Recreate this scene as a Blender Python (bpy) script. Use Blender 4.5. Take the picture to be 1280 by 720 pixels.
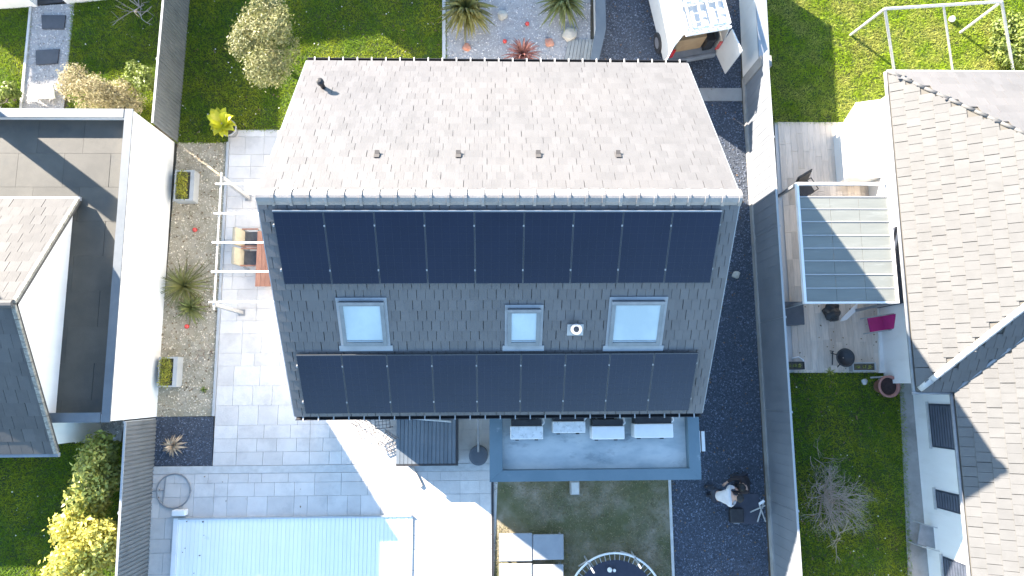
import bpy, bmesh, math, random
import numpy as np
from mathutils import Vector, Matrix, noise
random.seed(7)
for o in list(bpy.data.objects): bpy.data.objects.remove(o)
S = bpy.context.scene
COL = S.collection
rad = math.radians
# ---------------------------------------------------------------- camera (drone, almost straight down)
CAMH = 21.5; FPX = 852.8
def rx(a): return Matrix.Rotation(a, 3, 'X')
def ry(a): return Matrix.Rotation(a, 3, 'Y')
def rz(a): return Matrix.Rotation(a, 3, 'Z')
CM = rx(0.1422) @ ry(-0.0296) @ rz(-0.003)
cd = bpy.data.cameras.new('camera'); cam = bpy.data.objects.new('camera', cd); COL.objects.link(cam)
cd.sensor_width = 36; cd.lens = FPX / 1280 * 36; cd.clip_end = 2000
cam.matrix_world = Matrix.Translation((0, 0, CAMH)) @ CM.to_4x4()
S.camera = cam
# ---------------------------------------------------------------- light
SUN_EL = rad(22.8); AZ = Vector((-0.8, 0.6, 0))          # low winter sun, from the upper left of the picture
SD = Vector((AZ.x * math.cos(SUN_EL), AZ.y * math.cos(SUN_EL), math.sin(SUN_EL)))
w = bpy.data.worlds.new('World'); S.world = w; w.use_nodes = True
nt = w.node_tree; bg = nt.nodes['Background']; sk = nt.nodes.new('ShaderNodeTexSky'); sk.sky_type = 'NISHITA'; sk.sun_disc = False
sk.sun_elevation = SUN_EL; sk.sun_rotation = math.atan2(SD.x, SD.y); sk.altitude = 20; sk.air_density = 1.0; sk.dust_density = 0.3; sk.ozone_density = 2.0
wb = nt.nodes.new('ShaderNodeVectorMath'); wb.operation = 'MULTIPLY'; wb.inputs[1].default_value = (.95, 1.0, 0.99)      # the photo's white balance is set for the sun
nt.links.new(sk.outputs[0], wb.inputs[0]); nt.links.new(wb.outputs[0], bg.inputs[0]); bg.inputs[1].default_value = 0.108
sl = bpy.data.lights.new('sun', 'SUN'); sun = bpy.data.objects.new('sun', sl); COL.objects.link(sun)
sl.energy = 5.0; sl.angle = rad(0.5); sl.color = (1.0, 0.875, 0.745)
sun.rotation_euler = SD.to_track_quat('Z', 'Y').to_euler(); sun.location = SD * 60
S.view_settings.view_transform = 'Standard'; S.view_settings.look = 'None'; S.view_settings.gamma = 1; S.view_settings.exposure = 2.55
# ---------------------------------------------------------------- helpers
def ray(px, py):
    return (CM @ Vector(((px - 640) / FPX, -(py - 360) / FPX, -1)))
def G(px, py, z=0.0):
    """where a point of known height z stands on the plan"""
    d = ray(px, py); t = (z - CAMH) / d.z
    return Vector((d.x * t, d.y * t, z))
def onplane(px, py, p0, n):
    d = ray(px, py); o = Vector((0, 0, CAMH)); t = (p0 - o).dot(n) / d.dot(n)
    return o + d * t
ORG = {}
class MB:
    def __init__(s): s.v = []; s.f = []
    def add(s, vs, fs):
        b = len(s.v); s.v += [tuple(p) for p in vs]; s.f += [tuple(b + i for i in q) for q in fs]; return s
    def obox(s, o, a, b, c):
        o, a, b, c = Vector(o), Vector(a), Vector(b), Vector(c)
        vs = [o, o + a, o + a + b, o + b, o + c, o + a + c, o + a + b + c, o + b + c]
        fs = [(0, 3, 2, 1), (4, 5, 6, 7), (0, 1, 5, 4), (1, 2, 6, 5), (2, 3, 7, 6), (3, 0, 4, 7)]
        if a.cross(b).dot(c) < 0: fs = [q[::-1] for q in fs]
        return s.add(vs, fs)
    def box(s, x0, x1, y0, y1, z0, z1): return s.obox((x0, y0, z0), (x1 - x0, 0, 0), (0, y1 - y0, 0), (0, 0, z1 - z0))
    def cbox(s, c, sx, sy, sz, a=0):
        ax = Vector((math.cos(a), math.sin(a), 0)); ay = Vector((-ax.y, ax.x, 0)); c = Vector(c)
        return s.obox(c - ax * sx / 2 - ay * sy / 2, ax * sx, ay * sy, (0, 0, sz))
    def prism(s, poly, z0, z1):
        n = len(poly); ar = sum(poly[i][0] * poly[(i + 1) % n][1] - poly[(i + 1) % n][0] * poly[i][1] for i in range(n))
        if ar < 0: poly = poly[::-1]
        vs = [(p[0], p[1], z0) for p in poly] + [(p[0], p[1], z1) for p in poly]
        return s.add(vs, [tuple(range(n))[::-1], tuple(range(n, 2 * n))] + [(i, (i + 1) % n, n + (i + 1) % n, n + i) for i in range(n)])
    def tube(s, pts, r, n=6, r2=None):
        pts = [Vector(p) for p in pts]; m = len(pts); vs = []; fs = []
        for i, p in enumerate(pts):
            t = (pts[min(i + 1, m - 1)] - pts[max(i - 1, 0)]).normalized()
            u = t.orthogonal() if i == 0 else (u - t * u.dot(t)); u = u.normalized(); q = t.cross(u)
            rr = r if r2 is None else r + (r2 - r) * i / (m - 1)
            vs += [p + (u * math.cos(k * 2 * math.pi / n) + q * math.sin(k * 2 * math.pi / n)) * rr for k in range(n)]
        for i in range(m - 1):
            fs += [(i * n + k, i * n + (k + 1) % n, (i + 1) * n + (k + 1) % n, (i + 1) * n + k) for k in range(n)]
        fs += [tuple(range(n))[::-1], tuple(range((m - 1) * n, m * n))]
        return s.add(vs, fs)
    def lathe(s, c, prof, n=20, cap=True):
        c = Vector(c); vs = []; m = len(prof)
        for r, z in prof: vs += [(c.x + r * math.cos(k * 2 * math.pi / n), c.y + r * math.sin(k * 2 * math.pi / n), c.z + z) for k in range(n)]
        fs = []
        for i in range(m - 1): fs += [(i * n + k, i * n + (k + 1) % n, (i + 1) * n + (k + 1) % n, (i + 1) * n + k) for k in range(n)]
        if cap: fs += [tuple(range(n))[::-1], tuple(range((m - 1) * n, m * n))]
        return s.add(vs, fs)
    def torus(s, c, R, r, n=32, m=6):
        c = Vector(c)
        return s.tubeloop([(c.x + R * math.cos(k * 2 * math.pi / n), c.y + R * math.sin(k * 2 * math.pi / n), c.z) for k in range(n)], r, m)
    def tubeloop(s, pts, r, n=6): return s.tube(pts + [pts[0]], r, n)
    def build(s, name, m, parent=None, smooth=False):
        vs = np.array(s.v, dtype=float)
        lo, hi = vs.min(0), vs.max(0); c = Vector(((lo[0] + hi[0]) / 2, (lo[1] + hi[1]) / 2, lo[2]))
        me = bpy.data.meshes.new(name); me.from_pydata((vs - np.array(c)).tolist(), [], s.f); me.update()
        if m: me.materials.append(m)
        if smooth: me.polygons.foreach_set('use_smooth', [True] * len(me.polygons))
        return link(name, me, c, parent)
def link(name, me, c, parent=None):
    o = bpy.data.objects.new(name, me); COL.objects.link(o); ORG[o] = Vector(c)
    if parent: o.parent = parent; o.location = Vector(c) - ORG[parent]
    else: o.location = c
    return o
def tag(o, label, cat, group=None):
    o['label'] = label; o['category'] = cat
    if group: o['group'] = group
    return o
def struct(o): o['kind'] = 'structure'; return o
def stuff(o): o['kind'] = 'stuff'; return o
def thing(name, label, cat, loc, group=None):
    return tag(link(name, None, Vector(loc)), label, cat, group)
def copy_tree(o, delta, parent=None):
    c = o.copy(); COL.objects.link(c); c.parent = parent
    ORG[c] = ORG[o] + Vector(delta)
    if parent is None: c.location = ORG[c]
    for ch in list(o.children): copy_tree(ch, delta, c)
    return c
def bevel(o, wd=.015, seg=2):
    m = o.modifiers.new('bevel', 'BEVEL'); m.width = wd; m.segments = seg; m.limit_method = 'ANGLE'; return o
def inpoly(x, y, P):
    c = np.zeros(len(x), bool); n = len(P)
    for i in range(n):
        x1, y1 = P[i]; x2, y2 = P[i - 1]
        k = ((y1 > y) != (y2 > y)) & (x < (x2 - x1) * (y - y1) / ((y2 - y1) or 1e-9) + x1)
        c ^= k
    return c
def scatter(P, dens, rng):
    P = [(p[0], p[1]) for p in P]; a = np.array(P); lo, hi = a.min(0), a.max(0); n = int((hi - lo).prod() * dens)
    x = rng.uniform(lo[0], hi[0], n); y = rng.uniform(lo[1], hi[1], n); k = inpoly(x, y, P); return x[k], y[k]
def bulk(name, V, F, m, parent=None, kind='stuff', origin=None):
    """V (n,3) array, F (k,3|4) array -> one mesh object"""
    lo, hi = V.min(0), V.max(0); c = np.array([(lo[0] + hi[0]) / 2, (lo[1] + hi[1]) / 2, lo[2]])
    me = bpy.data.meshes.new(name); me.vertices.add(len(V)); me.vertices.foreach_set('co', (V - c).astype(np.float32).ravel())
    k = F.shape[1]; me.loops.add(F.size); me.loops.foreach_set('vertex_index', F.astype(np.int32).ravel())
    me.polygons.add(len(F)); me.polygons.foreach_set('loop_start', np.arange(0, F.size, k, dtype=np.int32)); me.polygons.foreach_set('loop_total', np.full(len(F), k, dtype=np.int32))
    me.update(calc_edges=True); me.shade_flat()
    if m: me.materials.append(m)
    o = link(name, me, Vector(c), parent)
    if kind: o['kind'] = kind
    return o
def blades(name, P, dens, h, m, z=0.0, seed=1, lean=1.1, wd=.024, patch=0.0):
    rng = np.random.default_rng(seed); cx = sum(p[0] for p in P) / len(P); cy = sum(p[1] for p in P) / len(P)
    P = [(p[0] + .07 * (1 if p[0] > cx else -1), p[1] + .07 * (1 if p[1] > cy else -1)) for p in P]      # ragged over the border
    x, y = scatter(P, dens, rng); n = len(x)
    if patch > 0:
        k = np.array([noise.noise((a * .7, b * .7, seed)) for a, b in zip(x, y)]); keep = rng.uniform(-.5, .5, n) < k + .5 - patch; x, y = x[keep], y[keep]; n = len(x)
    a = rng.uniform(0, 2 * np.pi, n); hh = h * rng.uniform(.5, 1.4, n); l = hh * rng.uniform(0, lean * 2, n); b = rng.uniform(0, 2 * np.pi, n)
    dx, dy = np.cos(a) * wd / 2, np.sin(a) * wd / 2; zz = np.full(n, z)
    V = np.stack([np.stack([x - dx, y - dy, zz], 1), np.stack([x + dx, y + dy, zz], 1), np.stack([x + l * np.cos(b), y + l * np.sin(b), zz + hh], 1)], 1).reshape(-1, 3)
    return bulk(name, V, np.arange(n * 3).reshape(n, 3), m)
def stones(name, P, dens, s, m, z=0.0, seed=1, parent=None):
    rng = np.random.default_rng(seed); x, y = scatter(P, dens, rng); n = len(x)
    base = np.array([(1, 0, 0), (-.5, .87, 0), (-.5, -.87, 0), (.5, .3, .75), (-.4, .35, .7), (0, -.5, .8)])
    F0 = np.array([(0, 1, 4), (0, 4, 3), (1, 2, 5), (1, 5, 4), (2, 0, 3), (2, 3, 5), (3, 4, 5)])
    a = rng.uniform(0, 6.28, n); sc = s * (.45 + .9 * rng.random(n) ** 2 + .5 * (rng.random(n) > .97)); ca, sa = np.cos(a) * sc, np.sin(a) * sc; st = rng.uniform(.6, 1, n)
    bx, by, bz = base[:, 0], base[:, 1], base[:, 2]
    X = x[:, None] + ca[:, None] * bx - sa[:, None] * by * st[:, None]; Y = y[:, None] + sa[:, None] * bx + ca[:, None] * by * st[:, None]
    Z = z + (sc * rng.uniform(.5, .9, n))[:, None] * bz + rng.normal(0, .1, (n, 6)) * sc[:, None] * (bz > 0)
    V = np.stack([X, Y, Z], 2).reshape(-1, 3); F = (F0[None] + (np.arange(n) * 6)[:, None, None]).reshape(-1, 3)
    return bulk(name, V, F, m, parent)
def PX(pts, z=0.0): return [tuple(G(a, b, z))[:2] for a, b in pts]
# ---------------------------------------------------------------- materials
MATS = {}
def mat(name, c, c2=None, sc=4.0, rough=.75, bump=0.0, bsc=30.0, isl=0.0, metal=0.0, spec=.5, detail=6, c3=None, sc3=.6, trans=0.0, coat=0.0, stretch=None, lo=.35, hi=.65, dirt=None, dsc=1.3, dlo=.55, dhi=.75):
    if name in MATS: return MATS[name]
    m = bpy.data.materials.new(name); m.use_nodes = True; N = m.node_tree.nodes; L = m.node_tree.links; b = N['Principled BSDF']
    b.inputs['Roughness'].default_value = rough; b.inputs['Metallic'].default_value = metal; b.inputs['Specular IOR Level'].default_value = spec
    if coat: b.inputs['Coat Weight'].default_value = coat; b.inputs['Coat Roughness'].default_value = .05
    geo = N.new('ShaderNodeNewGeometry'); pos = geo.outputs['Position']
    if stretch:
        mp = N.new('ShaderNodeMapping'); mp.inputs['Scale'].default_value = stretch; L.new(pos, mp.inputs[0]); pos = mp.outputs[0]
    def nz(scale, det=detail, ro=.6):
        n = N.new('ShaderNodeTexNoise'); n.inputs['Scale'].default_value = scale; n.inputs['Detail'].default_value = det; n.inputs['Roughness'].default_value = ro; L.new(pos, n.inputs['Vector']); return n.outputs[0]
    def ramp(s, a, z):
        r = N.new('ShaderNodeMapRange'); r.inputs[1].default_value = a; r.inputs[2].default_value = z; L.new(s, r.inputs[0]); return r.outputs[0]
    def mix(fac, A, B):
        x = N.new('ShaderNodeMix'); x.data_type = 'RGBA'
        for k, q in ((0, fac), (6, A), (7, B)):
            if hasattr(q, 'links'): L.new(q, x.inputs[k])
            else: x.inputs[k].default_value = (*q, 1) if isinstance(q, tuple) else q
        return x.outputs[2]
    col = c
    if c2: col = mix(ramp(nz(sc), lo, hi), c, c2)
    if c3: col = mix(ramp(nz(sc3, 4), .42, .62), col, c3)
    if dirt: col = mix(ramp(nz(dsc, 8, .7), dlo, dhi), col, dirt)
    if isl:
        oi = N.new('ShaderNodeObjectInfo'); ad = N.new('ShaderNodeMath'); ad.operation = 'ADD'; L.new(oi.outputs['Random'], ad.inputs[0]); L.new(geo.outputs['Random Per Island'], ad.inputs[1])
        fr = N.new('ShaderNodeMath'); fr.operation = 'FRACT'; L.new(ad.outputs[0], fr.inputs[0])
        mr = N.new('ShaderNodeMapRange'); mr.inputs[3].default_value = 1 - isl; mr.inputs[4].default_value = 1 + isl; L.new(fr.outputs[0], mr.inputs[0])
        vm = N.new('ShaderNodeVectorMath'); vm.operation = 'SCALE'
        if hasattr(col, 'links'): L.new(col, vm.inputs[0])
        else: vm.inputs[0].default_value = col
        L.new(mr.outputs[0], vm.inputs['Scale']); col = vm.outputs[0]
    if hasattr(col, 'links'): L.new(col, b.inputs['Base Color'])
    else: b.inputs['Base Color'].default_value = (*col, 1)
    if trans: 
        tr = N.new('ShaderNodeBsdfTranslucent'); mx = N.new('ShaderNodeMixShader'); mx.inputs[0].default_value = trans
        if hasattr(col, 'links'): L.new(col, tr.inputs[0])
        else: tr.inputs[0].default_value = (*col, 1)
        L.new(b.outputs[0], mx.inputs[1]); L.new(tr.outputs[0], mx.inputs[2]); L.new(mx.outputs[0], N['Material Output'].inputs[0])
    if bump:
        bp = N.new('ShaderNodeBump'); bp.inputs['Strength'].default_value = bump; bp.inputs['Distance'].default_value = .02; L.new(nz(bsc, 4), bp.inputs['Height']); L.new(bp.outputs[0], b.inputs['Normal'])
    MATS[name] = m; return m
M_slate = mat('slate', (.113, .111, .113), (.129, .127, .129), 2.2, .55, .25, 40, isl=.07, spec=.4, c3=(.136, .132, .132), sc3=.3, dirt=(.23, .215, .20), dsc=2.5, dlo=.68, dhi=.85)
M_slate2 = mat('roof tile', (.114, .114, .110), (.126, .126, .122), 2.5, .65, .3, 40, spec=.3, isl=.045, dirt=(.106, .105, .10), dsc=1.1)
M_slate3 = mat('roof tile weathered', (.076, .077, .078), (.09, .09, .09), 2.5, .65, .3, 40, spec=.3, isl=.12, dirt=(.12, .115, .105), dsc=5, dlo=.62, dhi=.85)
M_under = mat('roof underlay', (.06, .056, .054), rough=.8)
M_ridge = mat('ridge tile grey', (.22, .205, .195), (.28, .265, .25), 3, .55, .2, isl=.08)
M_white = mat('white render', (.80, .79, .76), (.76, .745, .71), 1.5, .85, .25, 60, dirt=(.60, .58, .53), dsc=.9, dlo=.55, dhi=.9, stretch=(1.6, 1.6, .35))
M_whitep = mat('white paint', (.8, .8, .79), (.74, .74, .73), 3, .4)
M_zinc = mat('grey zinc', (.24, .26, .28), (.3, .32, .34), 2.5, .5, .1, dirt=(.18, .19, .2), dsc=1.5)
M_gutter = mat('black gutter', (.03, .03, .032), rough=.45)
M_steel = mat('steel', (.55, .55, .56), rough=.35, metal=.8)
M_dark = mat('black plastic', (.02, .02, .022), (.035, .035, .037), 8, .5)
M_grey = mat('grey plastic', (.2, .21, .22), (.26, .27, .28), 5, .5)
M_lgrey = mat('light grey metal', (.42, .43, .43), (.36, .37, .37), 2, .45, dirt=(.3, .3, .29), dsc=2)
M_earth = mat('earth', (.09, .075, .05), (.14, .12, .085), 3, .95, .6)
# ================================================================ THE SETTING
def sheet(name, pts, z, m, th=.03, kind=True):
    o = MB().prism(PX(pts, z), z - th, z).build(name, m)
    return struct(o) if kind else o
M_lawn = mat('lawn soil', (.05, .085, .018), (.075, .115, .024), 2.5, .95, .8, 60, c3=(.05, .06, .02))
M_drysoil = mat('dry lawn soil', (.17, .15, .085), (.33, .285, .215), 1.6, .95, .8, 50, c3=(.11, .115, .05), lo=.4, hi=.62)
M_drive = mat('driveway bed', (.04, .05, .066), (.07, .085, .11), 12, .9, .8, 80)
M_dstone = mat('driveway stone', (.135, .16, .205), (.085, .105, .145), .7, isl=.75, rough=.6)
M_bed = mat('gravel bed', (.42, .37, .28), (.28, .25, .17), 3, .95, .8, 60)
M_bstone = mat('beige gravel', (.62, .545, .43), (.50, .44, .34), .9, isl=.5, rough=.85)
M_wbed = mat('pale gravel bed', (.42, .41, .40), (.34, .33, .32), 3, .95, .8, 60)
M_wstone = mat('pale gravel', (.5, .49, .48), isl=.5, rough=.85)
M_conc = mat('concrete', (.34, .33, .31), (.27, .26, .245), 1.5, .9, .4, 40, dirt=(.16, .155, .14), dsc=.9, dlo=.5)
M_joint = mat('paving joint', (.53, .505, .475), rough=.95)
M_slab = mat('paving slab', (.62, .59, .55), (.56, .53, .495), 2, .75, .25, 25, isl=.08, dirt=(.44, .42, .395), dsc=1.7, dlo=.5, dhi=.8)  # slab stain also imitates lit blotches in the colour
M_kerb = mat('pale kerb', (.55, .55, .53), (.45, .45, .43), 5, .85, .3)
struct(MB().box(-200, 200, -200, 200, -.30, -.06).build('ground', M_earth))
L_MAIN = [(238, -30), (556, -30), (556, 130), (420, 162), (285.5, 162), (285.5, 177), (221, 177)]
L_LEFT = [(92, 6), (206, -25), (190, 190), (86, 150)]
L_LEFT2 = [(-60, 10), (38, 10), (24, 150), (-60, 150)]
L_RTOP = [(958, -30), (1330, -30), (1330, 260), (1130, 260), (1062, 153), (966, 153)]
L_RLOW = [(984, 468), (1126, 468), (1137, 740), (994, 740)]
L_BL = [(-60, 555), (150, 555), (146, 740), (-60, 740)]
L_DRY = [(618, 500), (838, 500), (841, 740), (618, 740)]
for P in (L_MAIN, L_LEFT, L_LEFT2, L_RTOP, L_RLOW, L_BL): sheet('lawn', P, 0.0, M_lawn)
sheet('lawn', L_DRY, 0.0, M_drysoil)
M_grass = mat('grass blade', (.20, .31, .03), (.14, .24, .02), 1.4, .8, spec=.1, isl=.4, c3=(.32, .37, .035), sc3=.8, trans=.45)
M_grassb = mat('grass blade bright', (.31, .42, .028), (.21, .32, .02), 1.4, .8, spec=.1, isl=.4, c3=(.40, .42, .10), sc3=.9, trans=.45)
M_grassd = mat('dry grass blade', (.19, .17, .06), (.30, .25, .14), 1.5, .7, isl=.4, c3=(.28, .24, .16), sc3=.7, trans=.2)
for i, P in enumerate((L_MAIN, L_LEFT, L_LEFT2, L_RLOW, L_BL)): blades('grass', PX(P), 1500, .055, M_grass, seed=10 + i)
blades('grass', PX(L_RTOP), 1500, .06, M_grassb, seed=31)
blades('grass', PX(L_DRY), 1100, .03, M_grassd, seed=32, patch=.5)
# a few daisies and fallen leaves in the lawns
M_daisy = mat('daisy', (.75, .74, .66), isl=.2)
for i, (P, d) in enumerate(((L_MAIN, 3.0), (L_RLOW, 2.5), (L_BL, 2.0), (L_LEFT, 1.5))): stones('lawn_daisies', PX(P), d, (.026), M_daisy, z=.05, seed=50 + i)
# driveway of dark stone chips
DRIVE = [(748, -30), (925, -30), (926, 110), (937, 250), (962, 740), (841, 740), (838, 500), (700, 480), (700, 130), (748, 90)]
sheet('driveway', DRIVE, -.004, M_drive)
stones('driveway_gravel', PX(DRIVE), 650, .036, M_dstone, z=-.012, seed=3)
# gravel strip beside the terrace, dark gravel square, front gravel bed
STRIP = [(222, 178), (286, 178), (268, 520), (194, 521)]
sheet('gravel_bed', STRIP, .0, M_bed); stones('beige_gravel', PX(STRIP), 420, .034, M_bstone, z=-.005, seed=4)
DARKSQ = [(195, 521), (267, 521), (265, 583), (190, 583)]
sheet('gravel_bed', DARKSQ, .0, M_drive); stones('dark_gravel', PX(DARKSQ), 600, .03, M_dstone, z=-.006, seed=5)
FRONT = [(556, -30), (738, -30), (738, 140), (556, 140)]
sheet('gravel_bed', FRONT, .0, M_wbed); stones('pale_gravel', PX(FRONT), 420, .034, M_wstone, z=-.005, seed=6)
PATHL = [(40, 8), (93, 4), (78, 150), (27, 150)]
sheet('gravel_path', PATHL, .004, M_wbed); stones('pale_gravel', PX(PATHL), 420, .034, M_wstone, z=0, seed=7)
PEB = [(60, 524), (155, 524), (151, 553), (60, 553)]
sheet('gravel_bed', PEB, .004, M_wbed); stones('pale_gravel', PX(PEB), 420, .036, M_wstone, z=0, seed=8)
sheet('path', [(1124, 466), (1152, 466), (1166, 740), (1136, 740)], .02, M_conc, .06)
sheet('path', [(845, 110), (927, 110), (928, 126), (845, 126)], .03, M_conc, .06)     # concrete band across the driveway
# paved terrace: every slab its own piece
ter = struct(MB().prism(PX([(286, 162), (430, 162), (430, 516), (625, 516), (617, 740), (183, 740), (189, 583), (266, 583)]), -.03, .004).build('terrace', M_joint))
sm = bpy.data.meshes.new('paving_slab'); bmx = bmesh.new(); bmesh.ops.create_cube(bmx, size=1); bmesh.ops.bevel(bmx, geom=bmx.edges[:], offset=.012, segments=1, affect='EDGES'); bmx.to_mesh(sm); bmx.free(); sm.materials.append(M_slab)
def slabs(x0, x1, y0, y1, seed, skip=None):
    r = random.Random(seed); y = y0; row = 0
    while y < y1 - .05:
        h = r.choice((.4, .4, .6)); h = min(h, y1 - y)
        x = x0; first = True
        while x < x1 - .04:
            l = r.choice((.4, .6, .6, .8)) if not first else r.choice((.3, .5, .7)); first = False
            if x + l > x1 - .25: l = x1 - x
            cx, cy = x + l / 2, y + h / 2
            if not (skip and skip(cx, cy)):
                o = link('paving_slab', sm, (cx, cy, .012 + r.uniform(-.003, .003)), ter); o.scale = (l - .008, h - .008, .03)
                o.rotation_euler = (r.uniform(-.002, .002), r.uniform(-.002, .002), 0)
            x += l
        y += h
a = G(287, 175); b = G(267, 583); c = G(188, 593); d = G(615, 720)
tx0 = (a.x + b.x) / 2
slabs(tx0, -4.6, b.y + .02, G(300, 163).y, 1)
slabs(-4.6, -.02, b.y + .02, -.55, 2)
slabs((c.x + G(183, 720).x) / 2, -.03, d.y - 1.2, c.y, 3)
struct(MB().box(c.x - .05, -.03, c.y + .01, b.y + .01, -.02, .035).build('kerb', M_kerb))            # pale strip between the two terraces
struct(MB().box(tx0 - .09, tx0 - .01, G(270, 520).y, G(287, 178).y, -.02, .06).build('kerb', M_lgrey))   # steel edging of the gravel strip
struct(MB().box(G(839, 660).x - .04, G(839, 660).x + .04, G(839, 740).y, -1.5, -.02, .05).build('kerb', M_kerb))
struct(MB().box(-.03, .04, d.y - 1.2, -2.7, -.02, .05).build('kerb', M_gutter))
struct(MB().prism(PX([(553, -30), (557, -30), (557, 120), (553, 120)]), -.02, .06).build('kerb', M_kerb))
struct(MB().prism(PX([(24, 150), (27, 150), (41, 8), (38, 8)]), -.02, .06).build('kerb', M_kerb))
# ================================================================ MAIN HOUSE
HX0, HX1 = .203 - 5.107, .203 + 5.107
YR, ZR, YU, ZU, YL, ZL = 3.956, 7.486, 8.592, 4.20, -.699, 4.08
house = thing('house', 'detached house with slate gable roof carrying two rows of solar panels', 'house', (.203, 3.9, 0))
m = MB(); wx0, wx1 = HX0 + .15, HX1 - .15
gab = [(YL + .35, 0), (YU - .35, 0), (YU - .35, ZU + .12), (YR, ZR - .22), (YL + .35, ZL + .12)]
n = len(gab); m.add([(wx0, y, z) for y, z in gab] + [(wx1, y, z) for y, z in gab], [tuple(range(n)), tuple(range(n, 2 * n))[::-1]] + [(i, n + i, n + (i + 1) % n, (i + 1) % n) for i in range(n)])
m.build('wall', M_white, house)
tile_cache = {}
def tile_mesh(tw, rh, th, m):
    k = (tw, rh, th, m.name)
    if k not in tile_cache:
        me = bpy.data.meshes.new('slate'); b = bmesh.new(); bmesh.ops.create_cube(b, size=1)
        bmesh.ops.scale(b, vec=(tw, rh * 1.18, th), verts=b.verts); b.to_mesh(me); b.free(); me.materials.append(m); tile_cache[k] = me
    return tile_cache[k]
def lay_tiles(roof, P0, U, W, V, Ls, tw, rh, m, pick=None, keep=None, limit=300, th=.014, seed=1, name='slate', stag=.5, tilt=.034, gp=.976):
    """rows of lapped slates from the top line P0 + U*W down V; picked ones are objects, the rest one mesh"""
    r = random.Random(seed); cols = int(round(W / tw)); tw = W / cols; U, V = Vector(U).normalized(), Vector(V).normalized(); Nn = U.cross(V)
    if Nn.z < 0: Nn = -Nn
    me = tile_mesh(tw * gp, rh, th, m); rows = int(round(Ls / rh)); rest = []; cnt = 0
    base = [Vector(v.co) for v in me.vertices]; faces = [tuple(p.vertices) for p in me.polygons]
    B = Matrix((U, V, Nn)).transposed()
    if B.determinant() < 0: B = Matrix((-U, V, Nn)).transposed()
    for j in range(rows):
        off = stag * tw if j % 2 else 0
        for i in range(-1, cols + 1):
            u = off + (i + .5) * tw
            if u < tw * .45 or u > W - tw * .45: continue
            s = (j + .5) * rh
            c = Vector(P0) + U * (u + r.uniform(-.006, .006)) + V * (s - rh * .09) + Nn * (.03 + r.uniform(-.001, .0015))
            if keep and not keep(c): continue
            R = B @ Matrix.Rotation(tilt + r.uniform(-.006, .006), 3, 'X') @ Matrix.Rotation(r.uniform(-.006, .006), 3, 'Z')
            if pick and cnt < limit and pick(j, u, c):
                o = link(name, me, c, roof); o.rotation_euler = R.to_euler(); cnt += 1
            else: rest.append((c, R))
        if j % 2 and not keep:
            for u in (tw * .25, W - tw * .25):
                c = Vector(P0) + U * u + V * ((j + .5) * rh - rh * .09) + Nn * .03; rest.append((c, B @ Matrix.Rotation(tilt, 3, 'X') @ Matrix.Diagonal((.5, 1, 1))))
    if rest:
        Vv = np.array([tuple(c + R @ b) for c, R in rest for b in base]); k = len(base)
        F = np.array([[i * k + q for q in f] for i in range(len(rest)) for f in faces])
        bulk(name + 's', Vv, F, m, roof)
    return cnt
VL = Vector((0, YL - YR, ZL - ZR)); LL = VL.length; VL.normalize(); NL = Vector((0, VL.z, -VL.y))
VU = Vector((0, YU - YR, ZU - ZR)); LU = VU.length; VU.normalize(); NU = Vector((0, -VU.z, VU.y))
if NL.z < 0: NL = -NL
if NU.z < 0: NU = -NU
RL0 = Vector((HX0, YR, ZR))
roofL = MB().obox(RL0 - NL * .16, (HX1 - HX0, 0, 0), VL * LL, NL * .16).build('roof', M_under, house); roofL['label'] = 'shaded blue-grey slate slope under the solar panels'
roofU = MB().obox(RL0 - NU * .16, (HX1 - HX0, 0, 0), VU * LU, NU * .16).build('roof', M_under, house); roofU['label'] = 'sunlit pinkish grey slate slope'
lay_tiles(roofL, RL0, (1, 0, 0), HX1 - HX0, VL, LL, .2003, LL / 21, M_slate, pick=lambda j, u, c: 7 <= j <= 12, seed=3, th=.022, tilt=.06, gp=.95)
lay_tiles(roofU, RL0, (1, 0, 0), HX1 - HX0, VU, LU, .2003, LU / 21, M_slate, seed=4, th=.009, gp=.983)
# ridge tiles
rt = MB()
k = 28; tl = (HX1 - HX0) / k
for (u, v) in ((VU, NU), (VL, NL)): pass
prof = [(-.17, -.10), (-.12, -.02), (-.05, .035), (0, .05), (.05, .035), (.12, -.02), (.17, -.10)]
vs = []; fs = []
for x, g in ((0, 1.0), (tl * .86, 1.0), (tl * .86, 1.14), (tl * 1.03, 1.14)):
    vs += [(x, y * g, z * g + (.012 if g > 1 else 0)) for y, z in prof]
for a_ in range(3):
    fs += [(a_ * 7 + i, a_ * 7 + i + 1, (a_ + 1) * 7 + i + 1, (a_ + 1) * 7 + i) for i in range(6)]
rm = bpy.data.meshes.new('ridge_tile'); rm.from_pydata(vs, [], [f[::-1] for f in fs]); rm.update(); rm.materials.append(M_ridge)
for i in range(k):
    o = link('ridge_tile', rm, (HX0 + i * tl, YR, ZR + .07), house); o.rotation_euler = (random.uniform(-.02, .02), random.uniform(-.006, .006), 0)
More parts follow.
